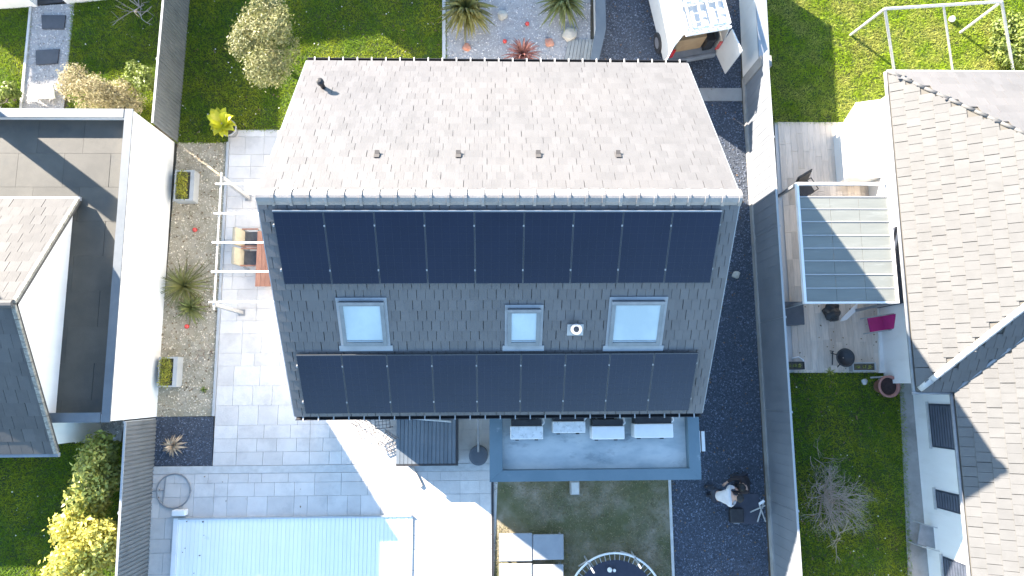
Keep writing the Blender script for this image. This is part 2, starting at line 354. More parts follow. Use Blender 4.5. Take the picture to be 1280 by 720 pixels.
# gutters with their brackets
for y, z, sg in ((YL, ZL, -1), (YU, ZU, 1)):
    g = MB(); q = [(0, 0), (.03, -.08), (.09, -.10), (.13, -.07), (.14, .01), (.125, .01), (.115, -.06), (.085, -.085), (.04, -.07), (.012, 0)]
    n = len(q); P = [(y + sg * (a - .02), z - .02 + b) for a, b in q]
    g.add([(HX0, a, b) for a, b in P] + [(HX1, a, b) for a, b in P], [(i, (i + 1) % n, n + (i + 1) % n, n + i) for i in range(n)] + [tuple(range(n)), tuple(range(n, 2 * n))[::-1]])
    go = g.build('gutter', M_gutter, house)
    for i in range(27):
        x = HX0 + .2 + i * (HX1 - HX0 - .4) / 26
        MB().box(x - .014, x + .014, min(y - sg * .03, y + sg * .135), max(y - sg * .03, y + sg * .135), z - .006, z + .012).build('bracket', M_lgrey if sg < 0 else M_white, go)
# verge boards
for x in (HX0 - .025, HX1):
    for V_, L_, N_ in ((VL, LL, NL), (VU, LU, NU)):
        MB().obox(RL0 + Vector((x - HX0, 0, 0)) - N_ * .14, (.022, 0, 0), V_ * L_, N_ * .17).build('verge_board', M_zinc, house)
# skylights
M_sky = mat('skylight frame', (.16, .18, .19), (.2, .22, .23), 4, .4)
M_blind = mat('skylight pane over pale blind', (.34, .42, .44), (.44, .53, .55), .8, .2, spec=.6, coat=1.0)
def roofpt(px, py, off=.0):
    p = onplane(px, py, RL0 + NL * off, NL); return p.x, (p - RL0).dot(VL)
def slopebox(m, x0, x1, s0, s1, n0, n1):
    o = RL0 + Vector((x0 - HX0, 0, 0)) + VL * s0 + NL * n0
    return m.obox(o, (x1 - x0, 0, 0), VL * (s1 - s0), NL * (n1 - n0))
for (a, b, c, d) in ((423, 378, 484, 432), (635, 387, 674, 432), (768, 377, 824, 432)):
    xa, sa = roofpt(a, b, .1); xb, sb = roofpt(c, d, .1)
    if a == 768: xa -= .04
    m = MB(); wd = .085
    slopebox(m, xa, xa + wd, sa, sb, .02, .12); slopebox(m, xb - wd, xb, sa, sb, .02, .12)
    slopebox(m, xa + wd, xb - wd, sa, sa + .09, .02, .125); slopebox(m, xa + wd, xb - wd, sb - .10, sb, .02, .125)
    so = m.build('skylight', M_sky, house)
    slopebox(MB(), xa + wd - .005, xb - wd + .005, sa + .085, sb - .095, .06, .10).build('pane', M_blind, so)
    m = MB(); slopebox(m, xa - .07, xa, sa - .02, sb + .02, .045, .066); slopebox(m, xb, xb + .07, sa - .02, sb + .02, .045, .066)
    slopebox(m, xa - .12, xb + .12, sb + .02, sb + .17, .05, .07); slopebox(m, xa - .07, xb + .07, sa - .1, sa - .02, .045, .075)
    m.build('flashing', M_zinc, so)
    slopebox(MB(), xa - .02, xb + .02, sa - .015, sa + .05, .126, .15).build('hood', M_grey, so)
    slopebox(MB(), xa + wd + .01, xb - wd - .01, sb - .15, sb - .135, .101, .112).build('handle', M_zinc, so)
# flue with its pale base plate
x, s = roofpt(719, 413, .06); m = MB(); slopebox(m, x - .19, x + .19, s - .17, s + .13, .05, .075); fl = m.build('flue_plate', M_lgrey, house)
p = RL0 + Vector((x - HX0, 0, 0)) + VL * s + NL * .05
MB().lathe(p, [(.11, -.05), (.11, .2), (.13, .2), (.13, .26), (.07, .26), (.07, .12)], 16).build('flue', M_zinc, fl)
# black vent pipe and small vent tiles on the sunlit slope
def roofptU(px, py, off=.05):
    return onplane(px, py, RL0 + NU * off, NU)
p = roofptU(404, 109); MB().lathe(p - Vector((0, 0, .15)), [(.06, 0), (.06, .38), (.09, .40), (.09, .50), (.04, .54)], 12).build('vent_pipe', M_dark, house)
for px in (471, 573, 673, 773):
    p = roofptU(px, 194); m = MB(); m.obox(p - Vector((.06, 0, 0)) - VU * .09, (.12, 0, 0), VU * .18, NU * .015); m.add([p + Vector((-.05, 0, 0)), p + Vector((.05, 0, 0)), p + VU * .1 + Vector((.05, 0, 0)) + NU * .07, p + VU * .1 + Vector((-.05, 0, 0)) + NU * .07, p + VU * .1 + Vector((-.05, 0, 0)), p + VU * .1 + Vector((.05, 0, 0))], [(0, 1, 2, 3), (3, 2, 5, 4), (0, 3, 4), (1, 5, 2)])
    m.build('vent_tile', M_under, house)
# flat-roofed extension
EZ = 3.0; e0 = G(612, 602, EZ); e1 = G(877, 600, EZ); ex0, ex1, ey0 = e0.x, e1.x, (e0.y + e1.y) / 2; ey1 = YL + .35
MB().box(ex0 + .1, ex1 - .1, ey0 + .1, ey1 - .01, 0, EZ - .35).build('extension_wall', M_white, house)
M_felt = mat('grey roof felt', (.32, .38, .40), (.45, .50, .51), 1.2, .6, .3, 50, c3=(.54, .57, .56), sc3=.7, dirt=(.12, .15, .17), dsc=1.0, dlo=.56, dhi=.8, stretch=(1, 2.0, 1))
ix0 = G(628, 560, EZ).x; ix1 = G(861, 560, EZ).x; iy0 = G(740, 587, EZ).y
fr = MB().box(ex0 + .12, ex1 - .12, ey0 + .12, ey1 - .01, EZ - .35, EZ - .28).build('flat_roof', M_felt, house)
xs = np.linspace(ix0, ix1, 6)
for i in range(5): MB().box(xs[i] + .006, xs[i + 1] - .006 + (.05 if i < 4 else 0), iy0, ey1 - .02, EZ - .285, EZ - .272 + .004 * (i % 2)).build('felt_sheet', M_felt, fr)
M_cop = mat('grey coping', (.105, .165, .20), (.13, .19, .225), 1.5, .5, .1, dirt=(.45, .47, .48), dsc=1.2, dlo=.6)
mit = [((ex0, ey0), (ix0, iy0), (ix0, ey1 - .02), (ex0, ey1 - .02)), ((ex0 + .004, ey0), (ex1 - .004, ey0), (ix1, iy0 - .003), (ix0, iy0 - .003)), ((ex1, ey0), (ex1, ey1 - .02), (ix1, ey1 - .02), (ix1, iy0))]
for q in mit: MB().prism(list(q), EZ - .3, EZ).build('coping', M_cop, house)
# wall unit and pipes on the extension's driveway side
u = MB().box(ex1 - .1, ex1 + .30, G(880, 566, 2.2).y, G(880, 538, 2.2).y, 1.75, 2.35).build('wall_unit', M_dark, house)
yy0, yy1 = G(880, 566, 2.2).y, G(880, 538, 2.2).y
MB().box(ex1 + .09, ex1 + .19, yy0 + .03, yy1, 2.352, 2.41).build('cover_strip', M_whitep, u)
MB().box(ex1 + .23, ex1 + .32, yy0 + .06, yy1 - .01, 2.352, 2.41).build('cover_strip', M_whitep, u)
# ================================================================ SOLAR PANELS
M_cell = mat('solar cell glass', (.003, .006, .021), (.005, .009, .028), .8, .14, spec=.4, dirt=(.03, .035, .045), dsc=1.6, dlo=.66, dhi=.95)
M_pframe = mat('black panel frame', (.06, .068, .08), rough=.4, metal=.2)
M_line = mat('cell busbar grey', (.009, .014, .032), rough=.3)
M_clamp = mat('clamp grey', (.30, .31, .33), rough=.5, metal=.4)
pw, pl, gap = 1.05, 1.72, .009
def panel(cx0, s0, lab):
    o = RL0 + Vector((cx0 + pw / 2 - HX0, 0, 0)) + VL * (s0 + pl / 2)
    t = thing('solar_panel', lab, 'solar panel', o + NL * .03, 'solar panels bolted to the slate roof')
    m = MB(); f = .012
    slopebox(m, cx0, cx0 + f, s0, s0 + pl, .105, .141); slopebox(m, cx0 + pw - f, cx0 + pw, s0, s0 + pl, .105, .141)
    slopebox(m, cx0 + f, cx0 + pw - f, s0, s0 + f * 1.6, .105, .141); slopebox(m, cx0 + f, cx0 + pw - f, s0 + pl - f, s0 + pl, .105, .141)
    m.build('frame', M_pframe, t)
    g = slopebox(MB(), cx0 + f * .9, cx0 + pw - f * .9, s0 + f, s0 + pl - f, .108, .137).build('glass', M_cell, t)
    m = MB()
    for k_ in range(1, 6): slopebox(m, cx0 + pw * k_ / 6 - .002, cx0 + pw * k_ / 6 + .002, s0 + .03, s0 + pl - .03, .1372, .1380)
    for k_ in range(1, 10): slopebox(m, cx0 + .03, cx0 + pw - .03, s0 + pl * k_ / 10 - .002, s0 + pl * k_ / 10 + .002, .1382, .1388)
    m.build('cell_lines', M_line, g)
    for s_ in (.32, 1.38):
        m = MB(); slopebox(m, cx0 - .04, cx0 + pw + .02, s0 + s_ - .02, s0 + s_ + .02, .03, .104); m.build('rail', M_steel, t)
    for s_ in (.32, 1.38):
        for xx in ((cx0 - .012,) if cx0 > P0x + .1 else (cx0 - .02,)):
            m = MB(); slopebox(m, xx - .016, xx + .016, s0 + s_ - .022, s0 + s_ + .022, .09, .150); m.build('clamp', M_clamp, t)
    return t
P0x = .164 - 4.76
rng = random.Random(2)
ORD = ('first', 'second', 'third', 'fourth', 'fifth', 'sixth', 'seventh', 'eighth', 'ninth')
for s0, lab in ((.278, 'in the row under the ridge tiles'), (3.886, 'in the row above the gutter')):
    for i in range(9): panel(P0x + i * (pw + gap), s0 + rng.uniform(-.004, .004), ORD[i] + ' black solar panel from the pergola-side verge, ' + lab)
m = MB(); slopebox(m, P0x, P0x + 9.52, .255, .272, .10, .146)
tr = tag(m.build('panel_trim_rail', M_steel), 'thin bright metal trim rail along the top of the upper solar row', 'trim rail')
# ================================================================ OUTDOOR UNITS ON THE FLAT ROOF
def ac_unit(px0, px1, py0, py1, label, dirty):
    z1 = EZ - .27; top = .62
    a = G(px0, py0, z1 + top); b = G(px1, py1, z1 + top); x0, x1, y1, y0 = a.x, b.x, a.y, b.y
    t = thing('heat_pump_unit', label, 'heat pump', ((x0 + x1) / 2, (y0 + y1) / 2, z1), 'heat pump units on the flat roof')
    for xx in (x0 + (x1 - x0) * .17, x0 + (x1 - x0) * .78):
        MB().box(xx, xx + .09, y0 - .07, y1 + .30, z1, z1 + .10).build('foot', M_dark, t)
        MB().box(xx + .02, xx + .07, y1 + .05, y1 + .25, z1 + .1, z1 + .16).build('bracket', M_lgrey, t)
    bevel(MB().box(x0, x1, y0, y1, z1 + .1, z1 + top).build('casing', dirty, t), .02)
    MB().box(x0 + .03, x1 - .03, y1 + .001, y1 + .17, z1 + .13, z1 + top - .04).build('coil', M_dark, t)
    MB().box(x0 + .02, x1 - .09, y1 + .172, ey1 - .03, z1 + .002, z1 + .03).build('dark_sheet', M_dark, t)  # flat dark sheet on the roof behind each unit
    m = MB(); m.lathe(((x0 + x1) / 2 - .08, y0 - .012, z1 + .35), [(.0, 0), (.01, 0)], 6); 
    fan = MB()
    for k_ in range(9): fan.box(x0 + .06, x0 + .06 + (x1 - x0) * .62, y0 - .012, y0 - .002, z1 + .14 + k_ * .05, z1 + .155 + k_ * .05)
    fan.build('grille', M_grey, t)
    q = [(x1 - .06, y1 - .02, z1 + .45), (x1 + .03, y1 + .08, z1 + .5), (x1 + .02, y1 + .2, z1 + .4), (x1 - .05, y1 + .34, z1 + .3)]
    MB().tube(q, .03, 8).build('hose', M_whitep, t, True)
    return t
M_acd = mat('stained white casing', (.74, .75, .74), (.62, .63, .62), 7, .5, dirt=(.32, .33, .32), dsc=9, dlo=.53, dhi=.7)
ac_unit(638, 679, 533, 549, 'heat pump with dirt-speckled white top, next to the parapet corner by the round bin', M_acd)
ac_unit(691, 732, 527, 541, 'narrow stained heat pump set closest under the gutter', M_acd)
ac_unit(740, 781, 533, 549, 'clean plain white heat pump between two others on flat roof', M_whitep)
ac_unit(793, 842, 530, 547, 'widest white heat pump, at the driveway end of the flat roof', M_whitep)
# ================================================================ BOUNDARY FENCES AND WALLS
M_fence = mat('grey fence metal', (.17, .178, .18), (.14, .148, .15), 1.5, .55, dirt=(.11, .115, .12), dsc=1.5)
M_fpost = mat('fence post', (.36, .37, .37), rough=.5)
def fence(label, pts, h, pan=2.0, mt=M_fence, rib=.12, base=0, kerbh=0, side=1, kerb_m=None, rd=.022):
    """ribbed sheet fence along base points; panels and posts are parts"""
    P = [Vector(p) for p in pts]; t = thing('fence', label, 'fence', P[0])
    for a, b in zip(P[:-1], P[1:]):
        d = b - a; L = d.length; u = d.normalized(); nn = Vector((-u.y, u.x, 0)) * side; k = max(1, round(L / pan)); l = L / k
        for i in range(k):
            m = MB(); o = a + u * (i * l) + Vector((0, 0, kerbh))
            m.obox(o - nn * .01, u * (l - .012), nn * .012, (0, 0, h - kerbh))
            q = .03
            while q < l - .06:
                m.obox(o + u * q + nn * .002, u * rib * .62, nn * rd, (0, 0, h - kerbh - .015)); q += rib
            m.build('panel', mt, t)
            MB().obox(o + u * -.03 - nn * .06 - Vector((0, 0, kerbh)), u * .06, nn * .05, (0, 0, h + .02)).build('post', M_fpost, t)
            MB().obox(o - nn * .03 + Vector((0, 0, h - kerbh + .001)), u * (l - .002), nn * .06, (0, 0, .025)).build('top_rail', M_fpost, t)
            if kerbh: MB().obox(a + u * (i * l) + nn * .004 - nn * .05, u * (l - .004), nn * .10, (0, 0, kerbh)).build('gravel_board', kerb_m or M_kerb, t)
    return t
fence('grey ribbed fence beside the lawn with the olive tree', [G(240, -40), G(222, 178)], 1.65, side=1)
fence('grey ribbed fence beside the hose ring and pool cover', [G(195, 524), G(184, 735)], 1.75, side=1)
M_fence2 = mat('pale blue-grey fence metal', (.19, .205, .225), (.16, .175, .195), 1.2, .5, dirt=(.16, .175, .19), dsc=1.2)
fence('pale blue-grey sheet fence on concrete boards along the gravel driveway', [G(929, 100), G(941, 300), G(967, 740)], 2.0, pan=2.7, mt=M_fence2, rib=.3, side=-1, rd=.008, kerbh=.22, kerb_m=M_conc)
dw = thing('garden_wall', 'rendered boundary wall with slate-grey coping beside the parked van', 'wall', G(924, 50))
a, b = G(922, -40), G(928.5, 98)
d_ = (b - a); nn = Vector((-d_.y, d_.x, 0)).normalized()
if nn.x < 0: nn = -nn
MB().obox(a, d_, nn * .22, (0, 0, 1.45)).build('wall', M_white, dw); MB().obox(a - nn * .04 + Vector((0, 0, 1.451)), d_, nn * .34, (0, 0, .06)).build('coping', M_zinc, dw)
e_ = d_.normalized(); MB().obox(b + e_ * .001 - nn * .03, e_ * .34, nn * .34, (0, 0, 1.62)).build('pier', M_conc, dw)
# ================================================================ LEFT NEIGHBOUR
lh = thing('neighbour_house', 'white house with flat roofed annex and low tiled gable roof', 'house', G(100, 330))
AZT = 2.6
ax1 = (G(219, 178).x + G(195, 521).x) / 2; ay1 = G(219, 178).y; ay0 = G(195, 521).y; ax0 = -19.5
# flat annex: outer wall, parapet, membrane
m = MB(); t_ = .17
m.box(ax1 - t_, ax1, ay0, ay1, 0, AZT).box(ax0, ax1 - t_ - .002, ay1 - t_, ay1, 0, AZT).box(ax0, ax1 - t_ - .002, ay0, ay0 + t_, 0, AZT); m.build('wall', M_white, lh)
m = MB(); c_ = .03
M_cop2 = mat('pale coping', (.13, .15, .165), (.10, .12, .135), 2, .5)
m.box(ax1 - t_ - .03, ax1 + c_, ay0 - c_, ay1 + c_, AZT + .002, AZT + .04); m.build('coping', M_cop2, lh)
MB().box(ax0, ax1 - t_ - .062, ay1 - t_ - .06, ay1 + c_, AZT + .002, AZT + .04).build('coping', M_cop2, lh)
MB().box(ax0, ax1 - t_ - .062, ay0 - c_, ay0 + t_ + .06, AZT + .002, AZT + .04).build('coping', M_cop2, lh)
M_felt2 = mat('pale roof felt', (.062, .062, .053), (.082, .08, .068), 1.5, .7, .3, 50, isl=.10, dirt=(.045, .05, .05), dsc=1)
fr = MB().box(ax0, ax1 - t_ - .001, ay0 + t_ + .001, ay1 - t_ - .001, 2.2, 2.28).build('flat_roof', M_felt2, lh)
r = random.Random(5); y = ay1 - t_ - .01; row = 0
while y > ay0 + t_ + .3:
    h = 1.0; x = ax1 - t_ - .02 - (row % 2) * .5
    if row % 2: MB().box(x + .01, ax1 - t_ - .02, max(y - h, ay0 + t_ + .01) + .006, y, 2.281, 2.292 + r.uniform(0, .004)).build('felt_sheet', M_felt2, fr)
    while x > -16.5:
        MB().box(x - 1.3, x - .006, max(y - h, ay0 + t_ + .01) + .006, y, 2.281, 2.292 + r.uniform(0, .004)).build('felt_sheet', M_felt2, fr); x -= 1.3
    y -= h; row += 1
# gable
GX = G(82, 375, 2.29).x; gz, gr = 2.28, 4.6
gu = G(89, 249, 2.5).y; gl = G(75, 566, 2.4).y; gm = G(30, 380, gr).y
m = MB(); pent = [(gl + .2, gz), (gu - .2, gz), (gu - .2, gz + .1), (gm, gr - .12), (gl + .2, gz + .1)]
m.add([(ax0, y, z) for y, z in pent] + [(GX, y, z) for y, z in pent], [tuple(range(5)), tuple(range(5, 10))[::-1]] + [(i, 5 + i, 5 + (i + 1) % 5, (i + 1) % 5) for i in range(5)]); m.build('gable_wall', M_white, lh)
MB().box(ax0, GX - .02, gl + .2, ay0 - .04, 0, gz - .01).build('house_wall', M_white, lh)
ROX = GX + .22; EZL = 2.42
for k_, (ye, sg) in enumerate(((gu, 1), (gl, -1))):
    P0 = Vector((ax0, gm, gr)); V = Vector((0, ye - gm, EZL - gr)); L_ = V.length; V.normalize(); Nn = Vector((0, -V.z, V.y)); Nn = Nn if Nn.z > 0 else -Nn
    ro = MB().obox(P0 - Nn * .1, (ROX - ax0, 0, 0), V * L_, Nn * .1).build('roof', M_under, lh)
    x_ = -15.5
    lay_tiles(ro, Vector((x_, gm, gr)), (1, 0, 0), ROX - x_, V, L_, .30, L_ / 11, M_slate3, pick=(lambda j, u, c: c.x > -14.6) if sg < 0 else None, limit=120, seed=20 + k_, th=.022)
    vb = MB(); 
    for i in range(11): vb.obox(Vector((ROX - .06, gm, gr)) + V * (i * L_ / 11) + Nn * (.01 if sg < 0 else .01), (.10, 0, 0), V * (L_ / 11 * .96), Nn * .07)
    vb.build('verge_tiles', mat('mossy verge', (.16, .15, .13), (.32, .31, .27), 14, .9, dirt=(.1, .11, .06), dsc=8), lh)
    MB().box(ax0, ROX, ye - (.0 if sg > 0 else .11), ye + (.11 if sg > 0 else 0), EZL - .12, EZL - .03).build('gutter', M_zinc, lh)
for i in range(12):
    x = ROX - (i + 1) * .36
    MB().tube([(x + .02, gm, gr + .03), (x + .36, gm, gr + .045)], .11, 10).build('ridge_tile', M_slate3, lh)
# chimney stack of the back wing, just out of view: its shadow crosses the annex roof
MB().box(-16.28, -15.85, 8.82, 9.25, 0, 5.2).build('chimney', M_white, lh)
# added block, out of view on the left, sized to shade the pool cover
MB().box(-19, -17.6, 3.5, 6.4, 0, 7.6).build('shade_block_left', M_white, lh)
# unseen neighbour house added across the front gardens, shaped to shade the lawn
nb = thing('neighbour_house', 'unseen white neighbour house, added to shade the front lawns', 'house', (-12, 22.5, 0))
MB().prism([(-24, 17.1), (-1.2, 20.8), (-2.2, 27), (-25, 24.5)], 0, 4.9).build('wall', M_white, nb)
m = MB(); m.add([(-24.3, 16.8, 4.9), (-.9, 20.5, 4.9), (-1.9, 27.3, 4.9), (-25.3, 24.8, 4.9), (-21, 21.4, 6.4), (-4.6, 23.9, 6.4)], [(0, 1, 5, 4), (2, 3, 4, 5), (1, 2, 5), (3, 0, 4), (0, 3, 2, 1)]); m.build('roof', M_slate, nb)
MB().prism([(-13.1, 18.75), (-5.0, 18.75), (-5.0, 27.3), (-13.1, 27)], 0, 6.8).build('shade_block_front', M_white, nb)  # added unseen block, extends the shade over gravel bed and van driveway
# white garden wall with dark step at the head of the gravel path
gw = thing('garden_wall', 'white rendered wall with dark doormat at the head of the pebble path', 'wall', G(60, 0))
a = G(-40, 14); b = G(47, 8.5); m = MB(); m.obox((a.x, a.y, 0), b - a, (0, .5, 0), (0, 0, .7)); m.build('wall', M_white, gw)
a = G(84, 5); b = G(135, 0); m = MB(); m.obox((a.x, a.y, 0), b - a, (0, .5, 0), (0, 0, .7)); m.build('wall', M_white, gw)
MB().prism(PX([(48, 7), (84, 3), (84, -12), (48, -10)]), .005, .05).build('doormat', M_dark, gw)
for i, q in enumerate((((53, 20), (83, 20), (81, 37), (54, 37)), ((46, 64), (75, 62), (73, 80), (46, 82)))):
    tag(MB().prism(PX(q), .0, .06).build('stepping_stone', mat('dark slate slab', (.05, .055, .065), (.07, .075, .085), 5, .6, .2)), ('dark slate stepping stone by the doormat end of the pebble path', 'dark slate stepping stone half under the beige shrub')[i], 'stepping stone', 'stepping stones on the pebble path')
bb = MB(); q = PX([(40, 108), (66, 106), (68, 122), (42, 123), (35, 116)], .3); bb.prism(q, .22, .3)
for p in (G(45, 115), G(63, 114)): bb.cbox(p + Vector((0, 0, .0)), .1, .3, .22)
tag(bevel(bb.build('bench', M_white)), 'small white pointed bench on the pebble path', 'bench')
# ================================================================ RIGHT NEIGHBOUR
rh_ = thing('neighbour_house', 'white house with big pale tiled hip roof and three dark shutters', 'house', G(1200, 400))
e = 2.6; tp = math.tan(rad(33))
xa = (G(1113, 92, e).x + G(1141, 468, e).x) / 2; yt = G(1113, 90, e).y; yb = G(1152, 489, e).y; xb = (G(1197, 500, e).x + G(1212, 720, e).x) / 2; xe = xa + 9.5; ybb = -13.0
half = (yt - yb) / 2; zr_ = e + half * tp
m = MB(); m.box(xa + .60, xe - .2, yb + .22, yt - .22, 0, e + .05); m.build('wall', M_white, rh_)
MB().box(xb + .42, xe - .2, ybb, yb + .218, 0, e + .05).build('wall', M_white, rh_)
hx = xa + half; ym = (yt + yb) / 2
# roof planes (equal pitch): left slope, top slope, bottom slope, wing slope
def plane(name, pts, lab=None):
    o = MB().add(pts + [(p[0], p[1], p[2] - .12) for p in pts], [tuple(range(len(pts))), tuple(range(len(pts), 2 * len(pts)))[::-1]] + [(i, len(pts) + i, len(pts) + (i + 1) % len(pts), (i + 1) % len(pts)) for i in range(len(pts))]).build(name, M_under2, rh_)
    return o
M_under2 = mat('roof tile bed', (.095, .09, .078), rough=.8)
zz = lambda d: e + d * tp
rS1 = plane('roof', [(xa, yb, e), (xa, yt, e), (hx, ym, zr_)][::-1])
rS1['label'] = 'hipped slope of pale tiles facing the carport'
rTop = plane('roof', [(xa, yt, e), (xe + 4, yt, e), (xe + 4, ym, zr_), (hx, ym, zr_)][::-1])
dv = half   # wing valley meets main ridge
rBot = plane('roof', [(xa, yb, e), (hx, ym, zr_), (xb + half, ym, zr_), (xb, yb, e)][::-1])
rW = plane('roof', [(xb, ybb, e), (xb, yb, e), (xb + half, ym, zr_), (xb + half, ybb, zr_)][::-1])
cp = 1 / math.cos(rad(33))
tw2, rh2 = .265, .345
Ls = half * cp
k1 = lambda c: (c.x - xa) < min(c.y - yb, yt - c.y) - .10
lay_tiles(rS1, (hx, yb, zr_), (0, 1, 0), yt - yb, (-1, 0, -tp), Ls, tw2, Ls / round(Ls / rh2), M_slate2, keep=k1, pick=lambda j, u, c: c.x < xa + 2.4 and -1.5 < c.y < 8, limit=170, seed=31, th=.03, tilt=.065, gp=.955, name='roof_tile')
lay_tiles(rTop, (hx - half, ym, zr_), (1, 0, 0), xe - xa, (0, 1, -tp), Ls, tw2, Ls / round(Ls / rh2), M_slate, keep=lambda c: (yt - c.y) < (c.x - xa) - .10, seed=32, th=.02, name='roof_tile')
lay_tiles(rBot, (xa, ym, zr_), (1, 0, 0), xe - xa, (0, -1, -tp), Ls, tw2, Ls / round(Ls / rh2), M_slate2, keep=lambda c: (c.y - yb) < (c.x - xa) - .10 and (c.y - yb) > (c.x - xb) + .02, seed=33, th=.03, tilt=.065, gp=.955, name='roof_tile')
lay_tiles(rW, (xb + half, ybb, zr_), (0, 1, 0), ym - ybb, (-1, 0, -tp), Ls, tw2, Ls / round(Ls / rh2), M_slate2, keep=lambda c: c.y < yb or (c.y - yb) < (c.x - xb) + .06, pick=lambda j, u, c: c.x < xb + 1.9 and -7 < c.y < -.5, limit=130, seed=34, th=.03, tilt=.065, gp=.955, name='roof_tile')
def hips(p, q, k, r_, mt, nm='hip_tile'):
    p, q = Vector(p), Vector(q)
    for i in range(k):
        a_ = p + (q - p) * (i / k); b_ = p + (q - p) * ((i + 1.06) / k)
        MB().tube([a_ + Vector((0, 0, .02)), b_ + Vector((0, 0, .035))], r_, 10, r_ * 1.05).build(nm, mt, rh_, True)
hips((xa, yt, e), (hx, ym, zr_), 20, .05, M_slate2)
hips((xa + .05, yb + .05, e + .02), (hx, ym, zr_), 20, .085, mat('white hip tile', (.42, .41, .38), (.5, .49, .46), 4, .6))
MB().tube([(xb, yb, e + .012), (xb + half, ym, zr_ + .012)], .05, 6).build('valley', M_zinc, rh_)
for (p, q) in (((xa - .05, yb - .02, e - .06), (xa - .05, yt + .02, e - .06)), ((xa - .1, yb - .05, e - .06), (xb, yb - .05, e - .06)), ((xb - .05, ybb, e - .06), (xb - .05, yb, e - .06)), ((xa, yt + .05, e - .06), (xe + 4, yt + .05, e - .06))):
    MB().tube([p, q], .05, 8).build('gutter', M_grey, rh_, True)
# shutters: louvred, each on its own window
M_shut = mat('navy shutter', (.035, .045, .065), (.05, .06, .085), 4, .5)
for (py0, py1, z0, z1) in ((505, 561, .8, 2.4), (616, 640, .75, 2.45), (702, 735, .8, 2.4)):
    x = xb + .42; y1, y0 = G(1172, py0, 1.4).y, G(1172, py1, 1.4).y
    s_ = MB().box(x - .03, x - .002, y0, y1, z0, z1).build('shutter', M_shut, rh_)
    for k_ in range(int((z1 - z0) / .12)): MB().obox((x - .055, y0 + .05, z0 + .05 + k_ * .12), (.024, 0, .03), (0, y1 - y0 - .1, 0), (0, 0, .05)).build('slat', M_shut, s_)
    MB().box(x - .09, x - .031, y0 - .05, y1 + .05, z0 - .06, z0 - .004).build('sill', M_kerb, s_)
# dark door panel under the eave by the carport
MB().box(xa + .55, xa + .598, G(1125, 380, 1.2).y, G(1125, 285, 1.2).y, .05, 2.1).build('door', M_shut, rh_)
# white terrace step below the wall
sheet('step', [(1098, 372), (1118, 372), (1124, 466), (1100, 466)], .10, M_white, .2)
# deck of long planks
dk = struct(MB().prism(PX([(968, 153), (1062, 153), (1110, 160), (1112, 372), (1098, 372), (1101, 466), (983, 466)]), -.02, .01).build('deck', M_joint))
M_plank = mat('weathered plank', (.66, .56, .46), (.55, .465, .38), 3, .75, .3, 30, isl=.13, stretch=(6, .6, 1), dirt=(.36, .31, .265), dsc=2)
pm = bpy.data.meshes.new('plank'); bmx = bmesh.new(); bmesh.ops.create_cube(bmx, size=1); bmx.to_mesh(pm); bmx.free(); pm.materials.append(M_plank)
x = G(968, 153).x + .1; X1 = G(1111, 300).x; r = random.Random(9); c0 = 0
ytop = G(1000, 153).y; ybot = G(1000, 466).y
while x < X1:
    y = ytop; first = True
    while y > ybot + .02:
        l = r.choice((1.2, 1.2, .9)) if not first else r.uniform(.4, 1.2); first = False
        l = min(l, y - ybot)
        lim = G(970, 300).x if False else None
        if x > G(968 + (462 - (y * 0)) * 0, 153).x - .2 and not (x > G(1099, 420).x and y - l < G(1100, 372).y):
            o = link('plank', pm, (x + .1, y - l / 2, .02 + r.uniform(-.002, .002)), dk); o.scale = (.196, l - .006, .02)
        y -= l
    x += .2
# white terrace beyond the deck, blown out by the sun
sheet('patio', [(1050, 160), (1070, 128), (1116, 122), (1126, 290), (1112, 290), (1112, 226), (1050, 226)], .034, M_white, .05)
# ================================================================ PLANTS
def leaves(name, m, clumps, n, ls, seed, parent=None, up=.4, aspect=2.0):
    """clumps: (x, y, z, rx, ry, rz) ellipsoids; leaves are small folded quads spread through them, denser near the skin"""
    rng = np.random.default_rng(seed); wts = np.array([c[3] * c[4] * c[5] for c in clumps]) ** .75; wts /= wts.sum()
    idx = rng.choice(len(clumps), n, p=wts); C = np.array(clumps)[idx]
    d = rng.normal(size=(n, 3)); d /= np.linalg.norm(d, axis=1)[:, None]; rr = rng.uniform(.35, 1.0, n) ** .5
    P = C[:, :3] + d * C[:, 3:6] * rr[:, None]
    P += rng.normal(0, .13, (n, 3)) * C[:, 3:6]
    P[:, 2] = np.maximum(P[:, 2], .03)
    nn = d * .6 + rng.normal(0, .55, (n, 3)); nn[:, 2] += up; nn /= np.linalg.norm(nn, axis=1)[:, None]
    ax = np.cross(nn, rng.normal(size=(n, 3))); ax /= np.linalg.norm(ax, axis=1)[:, None] + 1e-9; sd = np.cross(nn, ax)
    s = ls * rng.uniform(.6, 1.3, n)[:, None]
    V = np.stack([P - ax * s * .5, P + sd * s / aspect * .5, P + ax * s * .5, P - sd * s / aspect * .5], 1).reshape(-1, 3)
    return bulk(name, V, np.arange(4 * n).reshape(n, 4), m, parent, kind=None)
def clumpset(c, R, k, seed, rs=.4, flat=.8):
    r = random.Random(seed); out = []
    for i in range(k):
        a = r.uniform(0, 6.28); q = math.sqrt(r.random()); el = r.uniform(-.7, 1)
        rr = r.uniform(.7, 1.3) * rs
        out.append((c[0] + R[0] * q * math.cos(a) * .8, c[1] + R[1] * q * math.sin(a) * .8, c[2] + R[2] * el * math.sqrt(1 - q * q * .8) * .8, R[0] * rr, R[1] * rr, R[2] * rr * flat))
    return out
